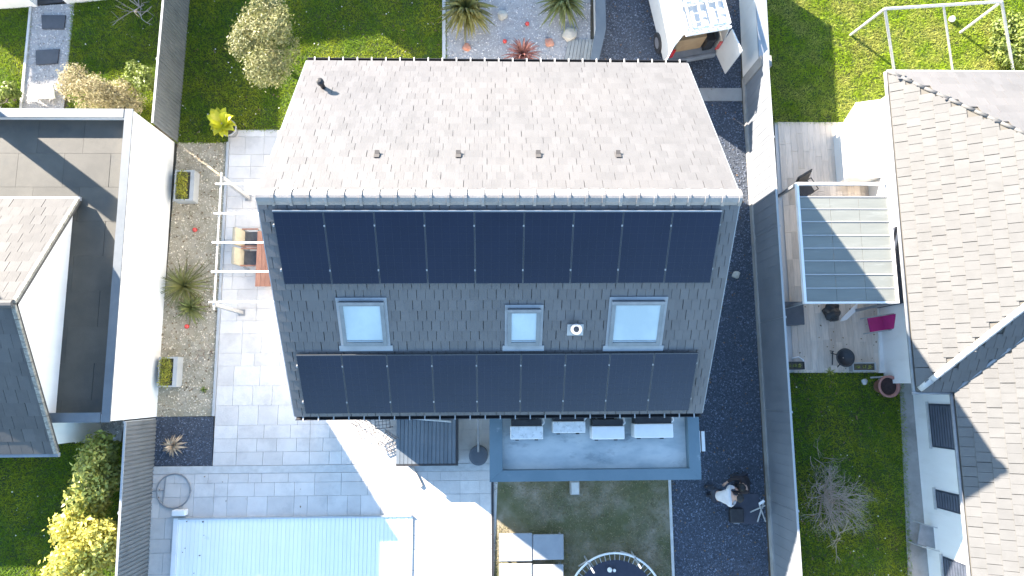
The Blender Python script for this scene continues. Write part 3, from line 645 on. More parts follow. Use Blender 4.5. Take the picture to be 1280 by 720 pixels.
def branches(m, p, d, L, r, depth, rnd, spread=.6, up=.15):
    p = Vector(p); d = Vector(d).normalized(); pts = [p]
    for i in range(3):
        d = (d + Vector((rnd.uniform(-.2, .2), rnd.uniform(-.2, .2), rnd.uniform(-.1, .2)))).normalized(); pts.append(pts[-1] + d * L / 3)
    m.tube(pts, r, 5 if depth > 1 else 4, r * .55)
    if depth > 0:
        for k in range(rnd.choice((2, 3, 3))):
            a = Vector((rnd.gauss(0, spread), rnd.gauss(0, spread), rnd.gauss(up, spread * .6)))
            branches(m, pts[rnd.choice((2, 3, 3))], d + a, L * rnd.uniform(.6, .85), r * .55, depth - 1, rnd, spread, up)
M_bark = mat('bark', (.12, .10, .08), (.18, .155, .125), 12, .9, .5)
M_twig = mat('grey twig', (.44, .37, .30), (.34, .28, .22), 9, .9)
def shrub(name, label, cat, px, py, zc, R, leafm, n, ls, seed, k=16, trunk=True, aspect=2.0, parts=('crown', 'trunk'), rs=.42, group=None, up=.4):
    c = G(px, py, zc); t = thing(name, label, cat, (c.x, c.y, 0), group)
    if trunk:
        m = MB(); rnd = random.Random(seed); m.tube([(c.x, c.y, 0), (c.x + .03, c.y, zc * .5), (c.x, c.y + .02, zc * .8)], .05 + R[0] * .04, 7, .03)
        for i in range(6): branches(m, (c.x, c.y, zc * rnd.uniform(.35, .7)), (rnd.gauss(0, 1), rnd.gauss(0, 1), .8), R[0] * .6, .025, 1, rnd)
        m.build(parts[1], M_bark, t)
    leaves(parts[0], leafm, clumpset((c.x, c.y, zc), R, k, seed, rs), n, ls, seed, t, aspect=aspect, up=up)
    return t
M_olive = mat('olive leaf', (.30, .29, .12), (.19, .20, .07), 2.2, .55, isl=.35, trans=.25)
M_beige = mat('dry beige leaf', (.42, .36, .20), (.29, .25, .12), 2, .7, isl=.4, trans=.2)
M_lime = mat('lime leaf', (.22, .27, .05), (.14, .19, .035), 2.5, .5, isl=.4, trans=.3)
M_hedge = mat('hedge leaf', (.48, .46, .11), (.26, .30, .06), 1.6, .45, isl=.45, trans=.3)
M_hedge2 = mat('pale hedge leaf', (.66, .60, .14), (.5, .48, .10), 1.6, .45, isl=.4, trans=.3)
shrub('olive_tree', 'pale grey-green olive tree on the front lawn', 'tree', 331, 52, 1.6, (.95, 1.5, 1.05), M_olive, 12000, .11, 1, 24, aspect=3.2, rs=.36)
shrub('shrub', 'big beige feathery shrub beside the pebble path', 'shrub', 112, 108, .7, (.85, .8, .65), M_beige, 6000, .10, 2, 18, aspect=4)
shrub('shrub', 'beige feathery shrub squeezed against the grey fence', 'shrub', 158, 122, .5, (.75, .6, .5), M_beige, 3500, .10, 3, 14, aspect=4)
shrub('shrub', 'bright green shrub between beige shrub and grey fence', 'shrub', 174, 99, .5, (.55, .5, .4), M_lime, 2200, .10, 4, 12)
shrub('shrub', 'leafy yellow-green shrub with dark tip beside the lower fence', 'shrub', 120, 597, 1.2, (.62, 1.0, .85), M_hedge, 4200, .15, 5, 18)
shrub('shrub', 'largest pale yellow shrub on the shaded lawn by the fence', 'shrub', 107, 685, 1.3, (.95, 1.0, .9), M_hedge2, 5200, .15, 6, 18)
shrub('shrub', 'dark shrub at the lawn edge of the pebble path', 'shrub', 8, 118, .4, (.5, .45, .35), M_lime, 1500, .1, 7, 8)
shrub('hedge', 'bright leafy hedge behind the swing frame', 'hedge', 1268, 55, .35, (.75, 1.0, .35), M_lime, 4500, .13, 8, 16, trunk=False)
# bare shrubs
def bare(name, label, px, py, h, sp, seed, k, mt=M_twig, depth=3, L=.55, r=.022):
    c = G(px, py, .1); t = thing(name, label, 'shrub', (c.x, c.y, 0)); rnd = random.Random(seed); m = MB()
    for i in range(k):
        branches(m, (c.x + rnd.gauss(0, .12), c.y + rnd.gauss(0, .12), 0), (rnd.gauss(0, sp), rnd.gauss(0, sp), 1.0), L, r, depth, rnd, .55, .05)
    m.build('branches', mt, t); return t, c
bare('bare_shrub', 'large leafless grey shrub with tangled twigs on the shaded lawn', 1034, 622, 1.2, 1.0, 11, 34, depth=4, L=.48, r=.02)
bare('bare_shrub', 'smaller leafless twiggy shrub beside the big bare one', 1022, 572, .8, 1.2, 12, 4, depth=2, L=.35, r=.012)
t, c = bare('bare_shrub', 'pale yellowish cut branches at the foot of the bare shrub', 1052, 672, .4, 1.5, 13, 8, mt=mat('pale cut branch', (.42, .37, .24), (.33, .29, .18), 6, .8), depth=1, L=.4, r=.02)
bare('bare_shrub', 'pale leafless shrub by the top of the lawn fence', 172, 8, .9, 1.1, 14, 6, mt=mat('pale branch', (.36, .32, .28), rough=.9), depth=2, L=.6, r=.022)
bare('bare_shrub', 'thin reddish bare shrub in the beige gravel', 253, 440, .3, 1.2, 15, 7, mt=mat('reddish twig', (.16, .10, .075), rough=.9), depth=2, L=.22, r=.007)
# arching strap leaves: palms, cordyline, grasses
def strap(m, base, a, L, w, rise, droop, seg=5):
    pts = []; ca, sa = math.cos(a), math.sin(a); s = Vector((-sa, ca, 0))
    for i in range(seg + 1):
        t = i / seg; rr = L * t; z = rise * math.sin(min(1, t * 1.15) * math.pi * .5) - droop * t * t
        pts.append((Vector(base) + Vector((ca * rr, sa * rr, z)), w * (1 - t ** 2) * (.6 + .8 * min(t * 3, 1)) * .5 + .002))
    vs = []; 
    for p, h in pts: vs += [p - s * h, p + Vector((0, 0, -h * .35)), p + s * h]
    fs = []
    for i in range(seg): fs += [(3 * i, 3 * i + 1, 3 * i + 4, 3 * i + 3), (3 * i + 1, 3 * i + 2, 3 * i + 5, 3 * i + 4)]
    m.add([(v.x, v.y, max(v.z, .01)) for v in vs], fs)
def rosette(name, label, cat, px, py, z, n, L, w, mt, seed, parent_m=M_bark, trunk_r=.12, flat=.8):
    c = G(px, py, z); t = thing(name, label, cat, (c.x, c.y, 0)); r = random.Random(seed)
    if trunk_r: MB().lathe((c.x, c.y, 0), [(trunk_r, 0), (trunk_r * .8, z * .6), (trunk_r * .6, z)], 10).build('trunk', parent_m, t)
    for i in range(n):
        q = i / n; m = MB(); el = 1 - q
        strap(m, (c.x, c.y, z), i * 2.4 + r.uniform(-.3, .3), L * (.45 + .6 * q) * r.uniform(.85, 1.1), w, L * (.75 * el + .12) * flat, L * (.1 + .42 * q))
        m.build('leaf', mt, t)
    return t
M_palm = mat('palm leaf', (.22, .19, .045), (.12, .12, .025), 3, .5, isl=.35, trans=.15)
M_palm2 = mat('green palm leaf', (.10, .13, .03), (.16, .165, .05), 3, .5, isl=.35, trans=.15)
M_red = mat('red cordyline leaf', (.26, .09, .07), (.36, .17, .13), 5, .5, isl=.3)
M_yel = mat('yellow-green leaf', (.62, .56, .02), (.5, .5, .02), 4, .45, isl=.25, trans=.25)
rosette('palm', 'dense round sago palm with yellowing leaves on front gravel', 'palm', 583, 12, .55, 150, 1.0, .09, M_palm, 1)
rosette('palm', 'pale green palm beside the white front wall', 'palm', 704, 2, .55, 110, .95, .08, M_palm2, 2)
rosette('cordyline', 'red spiky cordyline in the pale gravel', 'plant', 653, 70, .45, 60, .78, .05, M_red, 3, trunk_r=.05, flat=1.0)
rosette('ornamental_grass', 'arching green grass clump in the beige gravel strip', 'plant', 232, 358, .05, 90, 1.05, .028, mat('grass strap', (.17, .16, .04), (.11, .125, .03), 3, .6, isl=.35), 4, trunk_r=0)
rosette('ornamental_grass', 'low green clump below the arching grass in the gravel', 'plant', 240, 385, .05, 70, .62, .035, mat('grass strap green', (.12, .15, .03), (.16, .16, .05), 3, .6, isl=.35), 5, trunk_r=0)
rosette('ornamental_grass', 'tiny green tuft near the dark gravel square', 'plant', 255, 487, .03, 16, .16, .02, M_lime, 6, trunk_r=0)
rosette('ornamental_grass', 'small tuft by the deck edge and hose stand', 'plant', 1037, 465, .02, 18, .25, .02, M_hedge, 7, trunk_r=0)
rosette('ornamental_grass', 'dry straw tussock lying on the dark gravel square', 'plant', 217, 557, .06, 40, .42, .04, mat('straw', (.50, .38, .26), (.42, .31, .2), 5, .7, isl=.3), 8, trunk_r=0)
# yellow potted plant with paddle leaves
c = G(291, 166); pt = thing('potted_plant', 'bright yellow leafy plant in dark pot with pale rim at terrace corner', 'potted plant', c)
MB().lathe(c, [(.17, 0), (.26, .42), (.28, .42), (.28, .46), (.235, .46), (.23, .40)], 20).build('pot', mat('pale pot', (.4, .4, .4), (.3, .3, .3), 5, .6), pt, True)
MB().lathe(c + Vector((0, 0, .38)), [(.23, 0), (.2, .03), (.0, .04)], 16).build('soil', M_earth, pt)
r = random.Random(3)
for i in range(15):
    m = MB(); strap(m, (c.x - .16, c.y + .12, .42), i * 2.4, r.uniform(.35, .55), .26, r.uniform(.2, .5), .15); m.build('leaf', M_yel, pt)
# planters in the gravel strip
def planter(px0, px1, py0, py1, label, seed):
    a = G(px0, py1, .35); b = G(px1, py0, .35); t = thing('planter', label, 'planter', ((a.x + b.x) / 2, (a.y + b.y) / 2, 0), 'box planters along the white annex wall')
    x0, x1, y0, y1 = a.x, b.x, a.y, b.y; m = MB(); q = .05
    m.box(x0, x1, y0, y0 + q, 0, .38).box(x0, x1, y1 - q, y1, 0, .38).box(x0, x0 + q, y0 + q, y1 - q, 0, .38).box(x1 - q * 2.5, x1, y0 + q, y1 - q, 0, .38); m.build('box', M_lgrey, t)
    MB().box(x0 + q, x1 - q * 2.5, y0 + q, y1 - q, .05, .30).build('soil', M_earth, t)
    cx, cy = (x0 + x1) / 2 - .05, (y0 + y1) / 2
    leaves('foliage', mat('yellow heather', (.36, .33, .03), (.22, .24, .03), 5, .6, isl=.4, trans=.2), [(cx, cy + d, .42, .18, .16, .16) for d in np.linspace(-(y1 - y0) * .33, (y1 - y0) * .33, 5)], 900, .06, seed, t)
planter(217, 244, 213, 251, 'box planter of yellow heather beside the gravel near the potted plant', 1)
planter(197, 223, 446, 484, 'box planter of yellow heather near the dark gravel square', 2)
# red glass balls in the gravel
M_ball = mat('red glazed ball', (.55, .04, .03), rough=.2, coat=.6)
for i, (px, py, l) in enumerate(((243, 287, 'beside the heather planter near the terrace'), (233, 408, 'below the green grass clump'), (631, 51, 'on front gravel between the two palms'), (659, 29, 'on front gravel near the green palm'))):
    c = G(px, py, .1); tag(MB().lathe((c.x, c.y, 0), [(.02, 0), (.05, .015), (.075, .06), (.07, .105), (.045, .14), (.01, .15)], 14).build('garden_ball', M_ball, None, True), 'red glazed garden ball ' + l, 'garden ball', 'red garden balls in the gravel')
def rock(px, py, s, label, seed, mt):
    c = G(px, py, .1); bm = bmesh.new(); bmesh.ops.create_icosphere(bm, subdivisions=2, radius=s)
    for v in bm.verts: v.co *= 1 + .35 * noise.noise(v.co * 4 / s * .3 + Vector((seed, 0, 0))); v.co.z *= .55
    me = bpy.data.meshes.new('rock'); bm.to_mesh(me); bm.free(); me.materials.append(mt); o = link('rock', me, (c.x, c.y, s * .3)); tag(o, label, 'rock')
M_rock = mat('pale rock', (.5, .47, .4), (.4, .37, .31), 8, .9, .6)
rock(628, 18, .17, 'pale stone beside the sago palm', 1, M_rock)
rock(583, 58, .14, 'terracotta broken stone on the lit front gravel', 2, mat('terracotta rock', (.5, .2, .12), (.4, .24, .18), 8, .8))
rock(687, 52, .16, 'terracotta stone next to the slatted board', 3, mat('terracotta rock', (.5, .2, .12), (.4, .24, .18), 8, .8))
rock(712, 42, .25, 'long pale stone by the slatted board', 4, M_rock)
rock(921, 343, .13, 'pale stone on the gravel driveway against the fence', 5, M_rock)
# front low wall and slatted board
fw = thing('garden_wall', 'low white front wall beside the van driveway', 'wall', G(747, 40))
m = MB(); a = G(741, -30); b = G(742.5, 47); c = G(735, 90)
m.prism([(a.x, a.y), (a.x + .28, a.y), (b.x + .28, b.y), (c.x + .22, c.y), (c.x, c.y), (b.x, b.y)], 0, .55).build('wall', M_whitep, fw)
m.__init__(); m.prism([(a.x - .03, a.y), (a.x + .31, a.y), (b.x + .31, b.y), (c.x + .25, c.y), (c.x - .03, c.y), (b.x - .03, b.y)], .551, .6).build('coping', M_cop2, fw)
sb = thing('slatted_board', 'grey slatted board lying on the gravel against the front wall', 'board', G(720, 70))
a, b, c_, d_ = G(711, 49, .06), G(745, 49, .06), G(740, 90, .06), G(703, 90, .06)
for i in range(8):
    u0, u1 = i / 8 + .004, (i + 1) / 8 - .012; q = [a.lerp(b, u0), a.lerp(b, u1), d_.lerp(c_, u1), d_.lerp(c_, u0)]
    MB().prism([(p.x, p.y) for p in q], .03, .055).build('slat', mat('grey board', (.34, .34, .31), (.28, .28, .26), 4, .7, isl=.1), sb)
for v in (.1, .8):
    q = [a.lerp(d_, v), b.lerp(c_, v), b.lerp(c_, v + .06), a.lerp(d_, v + .06)]; MB().prism([(p.x, p.y) for p in q], .005, .029).build('batten', M_lgrey, sb)
# ================================================================ TERRACE FURNITURE
M_wood = mat('red-brown wood', (.27, .12, .075), (.34, .17, .11), 4, .6, .2, 20, isl=.12, stretch=(6, 1, 1))
M_cush = mat('beige cushion', (.36, .32, .24), (.30, .27, .2), 6, .9, .3)
M_sling = mat('dark sling fabric', (.07, .072, .078), (.10, .10, .105), 12, .8)
PZ = 2.2
pg = thing('pergola', 'slim white metal pergola on the paved terrace', 'pergola', G(300, 320))
pb = [G(311, 248), G(303, 391)]
for p in pb:
    po = MB().box(p.x - .05, p.x + .05, p.y - .05, p.y + .05, .028, PZ).build('post', mat('grey post', (.3, .3, .3), rough=.5), pg)
    MB().box(p.x - .10, p.x + .10, p.y - .10, p.y + .10, .028, .05).build('foot_plate', M_grey, po)
bx = (pb[0].x + pb[1].x) / 2
MB().box(bx - .02, bx + .02, pb[1].y - .15, pb[0].y + .15, PZ + .001, PZ + .04).build('beam', M_lgrey, pg)
for px, py in ((268, 229), (266, 266), (264, 302.5), (263, 339), (260, 377)):
    q = G(px, py, PZ + .14); MB().box(q.x, wx0 - .01, q.y - .02, q.y + .02, PZ + .041, PZ + .1).build('rafter', M_whitep, pg)
# garden table and two armchairs
a = G(322, 289, .74); b = G(322, 358, .74); tb_ = thing('garden_table', 'red-brown slatted wooden table tucked under the eave', 'table', (a.x + .45, (a.y + b.y) / 2, 0))
for i in range(6): MB().box(a.x + i * .15, a.x + i * .15 + .143, b.y, a.y, .705, .74).build('slat', M_wood, tb_)
for xx in (a.x + .08, a.x + .78):
    for yy in (b.y + .1, a.y - .17): MB().box(xx, xx + .07, yy, yy + .07, .028, .704).build('leg', M_wood, tb_)
def armchair(px, py, label):
    c = G(px, py, .4); t = thing('garden_armchair', label, 'chair', (c.x, c.y, .028), 'armchairs at the wooden table'); x, y = c.x, c.y
    bevel(MB().box(x - .22, x + .27, y - .23, y + .23, .38, .44).build('seat', M_sling, t))
    bevel(MB().obox((x - .30, y - .27, .44), (.11, 0, 0), (0, .54, 0), (-.12, 0, .5)).build('backrest', M_cush, t), .03)
    for sy in (-.29, .25):
        MB().box(x - .24, x + .25, y + sy, y + sy + .045, .6, .63).build('armrest', M_wood, t)
        for sx in (-.22, .22): MB().box(x + sx, x + sx + .04, y + sy, y + sy + .04, .028, .599).build('leg', M_grey, t)
armchair(315, 299, 'beige-backed armchair nearer the ridge end of the wooden table'); armchair(314, 323, 'beige-backed armchair at the middle of the wooden table')
# hot tub with grooved cover, round rain barrel with downpipe
HZ = .85; a = G(496, 516, HZ); b = G(570, 582, HZ); ht = thing('hot_tub', 'square hot tub with blue-grey grooved cover on the terrace', 'hot tub', ((a.x + b.x) / 2, (a.y + b.y) / 2, .028))
MB().box(a.x + .05, b.x + .03, b.y + .05, a.y, .028, HZ - .08).build('body', M_dark, ht)
M_cover = mat('blue-grey cover', (.10, .125, .15), (.13, .155, .18), 2, .55, isl=.08)
k = 15; ww = (b.x - a.x) / k
for i in range(k): MB().box(a.x + i * ww, a.x + (i + 1) * ww - .012, b.y + .06, a.y, HZ - .078, HZ + .004 * (i % 2)).build('cover_board', M_cover, ht)
MB().box(a.x, b.x, b.y, b.y + .055, HZ - .078, HZ + .012).build('rim', M_dark, ht); MB().box(b.x + .001, b.x + .06, b.y, a.y, HZ - .078, HZ + .012).build('rim', M_dark, ht)
tag(MB().tube([G(490, 521, HZ + .04), G(564, 527, HZ + .04)], .03, 8).build('pole', M_lgrey), 'pale metal pole lying across the hot tub cover', 'pole')
c = G(598, 570, .8); rb = thing('rain_barrel', 'round blue-black rain barrel against the extension corner', 'barrel', (c.x, c.y, .028))
MB().lathe((c.x, c.y, .028), [(.24, 0), (.28, .3), (.28, .5), (.25, .74)], 24).build('body', mat('barrel plastic', (.05, .065, .085), (.065, .08, .1), 3, .5), rb, True)
MB().lathe((c.x, c.y, .77), [(.28, 0), (.28, .03), (.22, .045), (.03, .05)], 24).build('lid', mat('barrel plastic', (.05, .065, .085)), rb)
q = G(597, 530, 2.0); tag(MB().tube([(c.x, YL + .3, 3.7), (c.x, YL + .3, .95), (c.x, c.y + .12, .86)], .035, 8).build('downpipe', M_grey), 'grey downpipe running from gutter to the rain barrel', 'downpipe')
tag(MB().prism(PX([(512, 585), (517, 584), (528, 607), (525, 610)], .1), .03, .09).build('plank_offcut', M_plank), 'short brown plank offcut lying in the sunny strip', 'plank')
# wire chairs in the sun
def wire_chair(px, py, ang, label):
    c = G(px, py, .45); t = thing('wire_chair', label, 'chair', (c.x, c.y, .028), 'wire garden chairs on the terrace'); ca, sa = math.cos(ang), math.sin(ang)
    T = lambda x, y, z: (c.x + ca * x - sa * y, c.y + sa * x + ca * y, z)
    M_w = mat('grey wire', (.16, .15, .15), rough=.5)
    m = MB(); m.tubeloop([T(-.22, -.2, .45), T(.22, -.2, .45), T(.22, .22, .45), T(-.22, .22, .45)], .016, 6)
    for i in range(1, 4): m.tube([T(-.22 + i * .11, -.2, .452), T(-.22 + i * .11, .22, .452)], .010, 5); m.tube([T(-.22, -.2 + i * .105, .455), T(.22, -.2 + i * .105, .455)], .010, 5)
    m.build('seat', M_w, t)
    m = MB(); m.tube([T(-.22, .22, .45), T(-.24, .34, .9), T(.24, .34, .9), T(.22, .22, .45)], .016, 6)
    for i in range(1, 4): m.tube([T(-.22 + i * .11, .22, .45), T(-.22 + i * .11, .34, .9)], .010, 5)
    for z in (.58, .74): m.tube([T(-.22, .22 + (z - .45) * .27, z), T(.22, .22 + (z - .45) * .27, z)], .010, 5)
    m.build('backrest', M_w, t)
    for x, y in ((-.2, -.18), (.2, -.18), (-.2, .2), (.2, .2)): MB().tube([T(x, y, .45), T(x * 1.15, y * 1.15, .03)], .013, 6).build('leg', M_w, t)
wire_chair(457, 537, .4, 'wire chair beside the house corner'); wire_chair(484, 553, -.6, 'wire chair beside the hot tub cover'); wire_chair(478, 527, .1, 'wire chair under the gutter by the pale pole')
# pool cover
M_pool = mat('white pool slat', (.90, .90, .89), (.88, .88, .87), 2, .45, isl=.03, dirt=(.52, .54, .53), dsc=3, dlo=.66, dhi=.85)
a = G(222, 649, .12); b = G(514, 649, .12); yb_ = G(300, 735, .12).y
pc = thing('pool_cover', 'long white slatted pool cover set in the paving', 'pool cover', ((a.x + b.x) / 2, (a.y + yb_) / 2, .03))
Vs = []; Fs = []; x = a.x + .02; i = 0; mm = MB()
while x < b.x - .05: mm.box(x, x + .116, yb_, a.y - .02, .035, .066 + .004 * (i % 2)); x += .122; i += 1
stuff(mm.build('slats', M_pool, pc))
MB().box(a.x - .12, a.x + .012, yb_, a.y + .02, .03, .12).build('side_rail', M_whitep, pc); MB().box(a.x + .014, b.x, a.y - .015, a.y + .03, .03, .12).build('end_rail', M_lgrey, pc)
q = G(223, 642, .25); bevel(MB().box(q.x - .2, q.x + .2, q.y - .07, q.y + .1, .03, .27).build('motor_box', M_whitep, pc), .03)
c = G(218, 613.5); hr_ = thing('hoop', 'thin dark metal hoop with crossbar lying on the terrace', 'hoop', (c.x, c.y, .03))
MB().torus((c.x, c.y, .05), .50, .02, 40, 6).build('ring', M_grey, hr_, True); MB().tube([(c.x - .25, c.y + .43, .05), (c.x - .3, c.y - .40, .05)], .016, 6).build('crossbar', M_grey, hr_); MB().tube([(c.x - .75, c.y, .05), (c.x - .28, c.y + .02, .05)], .014, 6).build('handle', M_grey, hr_)
# ================================================================ BACK LAWN
def lounger(y0, y1, label):
    a = G(623, y0, .34); b = G(705, y1, .34); t = thing('sun_lounger', label, 'sun lounger', ((a.x + b.x) / 2, (a.y + b.y) / 2, 0), 'grey sun loungers on the dry lawn')
    M_l = mat('grey lounger fabric', (.29, .31, .33), (.25, .27, .29), 4, .7, .15); x0, x1, ya, yb2 = a.x + .02, b.x, a.y, b.y; xm = x0 + (x1 - x0) * .52
    bevel(MB().box(x0, xm - .012, yb2, ya, .27, .34).build('mattress', M_l, t), .02); bevel(MB().box(xm + .012, x1, yb2 + .03, ya - .04, .27, .34).build('mattress', M_l, t), .02)
    m = MB(); m.box(x0 + .02, x1 - .02, yb2 + .05, yb2 + .09, .20, .268).box(x0 + .02, x1 - .02, ya - .1, ya - .06, .20, .268).box(xm - .03, xm + .03, yb2 + .092, ya - .102, .2, .268).build('frame', M_lgrey, t)
    for xx in (x0 + .06, x1 - .12):
        for yy in (yb2 + .05, ya - .1): MB().box(xx, xx + .05, yy, yy + .045, 0, .199).build('leg', M_lgrey, t)
lounger(667, 701, 'grey sun lounger beside the brown lawn, half in the sun'); lounger(705, 739, 'grey sun lounger beside the trampoline')
c = G(770, 754, .6); tr = thing('trampoline', 'round trampoline with black mat and white ring on the dry lawn', 'trampoline', (c.x, c.y, 0))
R0 = 1.40; MB().torus((c.x, c.y, .6), R0, .03, 56, 8).build('ring', M_whitep, tr, True)
MB().lathe((c.x, c.y, .59), [(R0 - .19, 0), (R0 - .19, .008)], 56).build('mat', mat('trampoline mat', (.018, .022, .04), (.025, .03, .05), 5, .6), tr)
for i in range(56):
    an = i * 2 * math.pi / 56; d1 = Vector((math.cos(an), math.sin(an), 0)); MB().tube([Vector((c.x, c.y, .598)) + d1 * (R0 - .2), Vector((c.x, c.y, .605)) + d1 * (R0 - .02)], .011, 4).build('spring', M_lgrey, tr)
for i in range(6):
    an = i * math.pi / 3 + .08; d1 = Vector((math.cos(an), math.sin(an), 0)); p = Vector((c.x, c.y, 0)) + d1 * (R0 + .03); MB().tube([p, p + Vector((0, 0, 1.5)) - d1 * .1], .028, 8).build('net_pole', M_lgrey, tr)
    MB().tube([p + Vector((0, 0, .55)), p - d1 * .12 + Vector((-d1.y * .3, d1.x * .3, .02))], .022, 6).build('leg', M_lgrey, tr)
for px, py, l in ((762, 712, 'pale ball resting on trampoline mat, larger of two'), (768, 713, 'small pale ball beside the larger one on trampoline mat')):
    q = G(px, py, .65); s_ = .075 if px == 762 else .05; tag(MB().lathe((q.x, q.y, .6), [(.01, 0), (s_ * .7, s_ * .3), (s_, s_), (s_ * .7, s_ * 1.7), (.01, s_ * 2)], 12).build('ball', M_whitep, None, True), l, 'ball')
a = G(713, 602, .3); b = G(725, 619, .3); sb2 = thing('splash_block', 'pale grey stone block standing against the extension wall', 'block', ((a.x + b.x) / 2, (a.y + b.y) / 2, 0))
bevel(MB().box(a.x, b.x, b.y, a.y, 0, .28).build('block', M_conc, sb2), .02); MB().box(a.x + .03, b.x - .03, b.y + .03, a.y - .03, .282, .30).build('lid', M_kerb, sb2)
# ================================================================ VAN
th = rad(11); R_ = Vector((math.cos(th), math.sin(th), 0)); F_ = Vector((-math.sin(th), math.cos(th), 0)); P_ = G(831, 79, .35); P_.z = 0; Z_ = Vector((0, 0, 1))
van = thing('van', 'white delivery van with both rear doors open and loaded roof rack', 'van', P_ + R_ * .85 + F_ * 2.4)
M_van = mat('white van paint', (.62, .62, .60), (.58, .58, .56), 1.5, .35, coat=.4, dirt=(.46, .45, .42), dsc=2, dlo=.55, dhi=.9); W_ = 1.72
def V3(x, y, z): return P_ + R_ * x + F_ * y + Z_ * z
def vq(m, pts, t=.03):
    """thick panel from a quad of van coordinates"""
    q = [V3(*p) for p in pts]; n = (q[1] - q[0]).cross(q[2] - q[0]).normalized() * t; k = len(q)
    return m.add(q + [p + n for p in q], [tuple(range(k))[::-1], tuple(range(k, 2 * k))] + [(i, (i + 1) % k, k + (i + 1) % k, k + i) for i in range(k)])
m = MB()
for sx, xo, xi in ((1, 0, .13), (-1, W_, W_ - .13)):
    s = sx
    vq(m, [(xo, 0, .38), (xo, 3.1, .38), (xo, 3.1, 1.15), (xo, 0, 1.15)], -.035 * s); vq(m, [(xo, 0, 1.151), (xo, 3.1, 1.151), (xi, 3.1, 2.12), (xi, 0, 2.12)], -.035 * s)
m.build('side_panel', M_van, van)
ro = vq(MB(), [(.11, 0, 2.121), (W_ - .11, 0, 2.121), (W_ - .13, 3.1, 2.14), (.13, 3.1, 2.14)], .03).build('roof', M_van, van)
for i in range(5): vq(MB(), [(.22 + i * .29, .15, 2.152), (.34 + i * .29, .15, 2.152), (.34 + i * .29, 3.0, 2.171), (.22 + i * .29, 3.0, 2.171)], .012).build('roof_rib', M_van, ro)
vq(MB(), [(.04, 0, .5), (W_ - .04, 0, .5), (W_ - .04, 3.0, .5), (.04, 3.0, .5)], .05).build('load_floor', M_grey, van)
vq(MB(), [(.04, 3.0, .38), (W_ - .04, 3.0, .38), (W_ - .14, 3.0, 2.11), (.14, 3.0, 2.11)], .04).build('bulkhead', M_grey, van)
cabp = [(3.102, .38), (4.95, .38), (4.95, .85), (4.1, 1.12), (3.45, 2.0), (3.102, 2.12)]
m = MB(); n = len(cabp); m.add([V3(.02 + .06 * (z > 1.2), y, z) for y, z in cabp] + [V3(W_ - .02 - .06 * (z > 1.2), y, z) for y, z in cabp], [tuple(range(n)), tuple(range(n, 2 * n))[::-1]] + [(i, n + i, n + (i + 1) % n, (i + 1) % n) for i in range(n)]); m.build('cab', M_van, van)
M_glass = mat('dark car glass', (.015, .02, .025), rough=.08, coat=1)
vq(MB(), [(.15, 4.06, 1.18), (W_ - .15, 4.06, 1.18), (W_ - .2, 3.53, 1.93), (.2, 3.53, 1.93)], .02).build('windscreen', M_glass, van)
bevel(MB().obox(V3(.05, -.12, .36), R_ * (W_ - .1), F_ * .118, Z_ * .2).build('bumper', M_grey, van), .03)
for x in (.03, W_ - .14): MB().obox(V3(x, -.03, .75), R_ * .11, F_ * .028, Z_ * .5).build('tail_lamp', mat('red lamp', (.6, .02, .02), rough=.2, coat=1), van)
for sx in (-.005, W_ - .015):
    for yy in (.75, 4.15):
        c = V3(sx + .01, yy, .33); wh = MB().tube([c - R_ * .1, c + R_ * .1], .33, 20).build('wheel', M_dark, van); MB().tube([c - R_ * .105, c + R_ * .105], .19, 14).build('rim', M_steel, wh)
for i in range(2): vq(MB(), [(-.02, .4 + i * 1.3, .78), (-.02, 1.5 + i * 1.3, .78), (-.02, 1.5 + i * 1.3, .86), (-.02, .4 + i * 1.3, .86)], .018).build('side_moulding', M_grey, van)
vq(MB(), [(.055, .15, 1.35), (.055, 2.9, 1.35), (.10, 2.9, 1.85), (.10, .15, 1.85)], .008).build('side_recess', M_whitep, van)
# doors
def door(hx, dirv, inner):
    d_ = Vector(dirv).normalized(); h = V3(hx, -.03, .5); n_ = d_.cross(Z_); o = MB().obox(h, d_ * .78, n_ * .045, Z_ * 1.55).build('rear_door', M_van, van)
    bevel(o, .02); MB().obox(h + d_ * .08 + n_ * inner, d_ * .62, n_ * .012, Z_ * .7 + Vector((0, 0, 0))).build('door_trim', M_lgrey, o)
    MB().obox(h + d_ * .1 + n_ * inner + Z_ * .85, d_ * .58, n_ * .012, Z_ * .55).build('pane', M_glass, o)
door(.0, (-.47, -.88, 0), .046); door(W_, (.36, -.93, 0), -.014)
# load and roof rack
ld = thing('cardboard_box', 'brown cardboard box standing inside the open van', 'box', V3(.8, .7, .552)); M_card = mat('cardboard', (.42, .27, .14), (.36, .22, .11), 5, .85)
MB().obox(V3(.25, .22, .552), R_ * .95, F_ * .6, Z_ * .75).build('carton', M_card, ld); MB().obox(V3(.24, .5, 1.304), R_ * .97, F_ * .06, Z_ * .01).build('tape', M_cush, ld)
tag(bevel(MB().obox(V3(1.24, .1, .552), R_ * .3, F_ * .8, Z_ * .6).build('tool_case', M_dark), .02), 'black tool case beside the carton in the van', 'tool case')
rk = MB()
for x in (.14, W_ - .2): rk.obox(V3(x, .03, 2.28), R_ * .06, F_ * 3.0, Z_ * .06)
for y in (.04, .9, 1.9, 2.8): rk.obox(V3(.14, y, 2.22), R_ * (W_ - .28), F_ * .07, Z_ * .058)
for y in (.1, 2.8):
    for x in (.15, W_ - .2): rk.obox(V3(x, y, 2.15), R_ * .05, F_ * .05, Z_ * .07)
rk.build('roof_rack', M_whitep, van)
MB().obox(V3(.16, -.10, 2.2), R_ * (W_ - .3), F_ * .06, Z_ * .1).build('loading_roller', M_whitep, van)
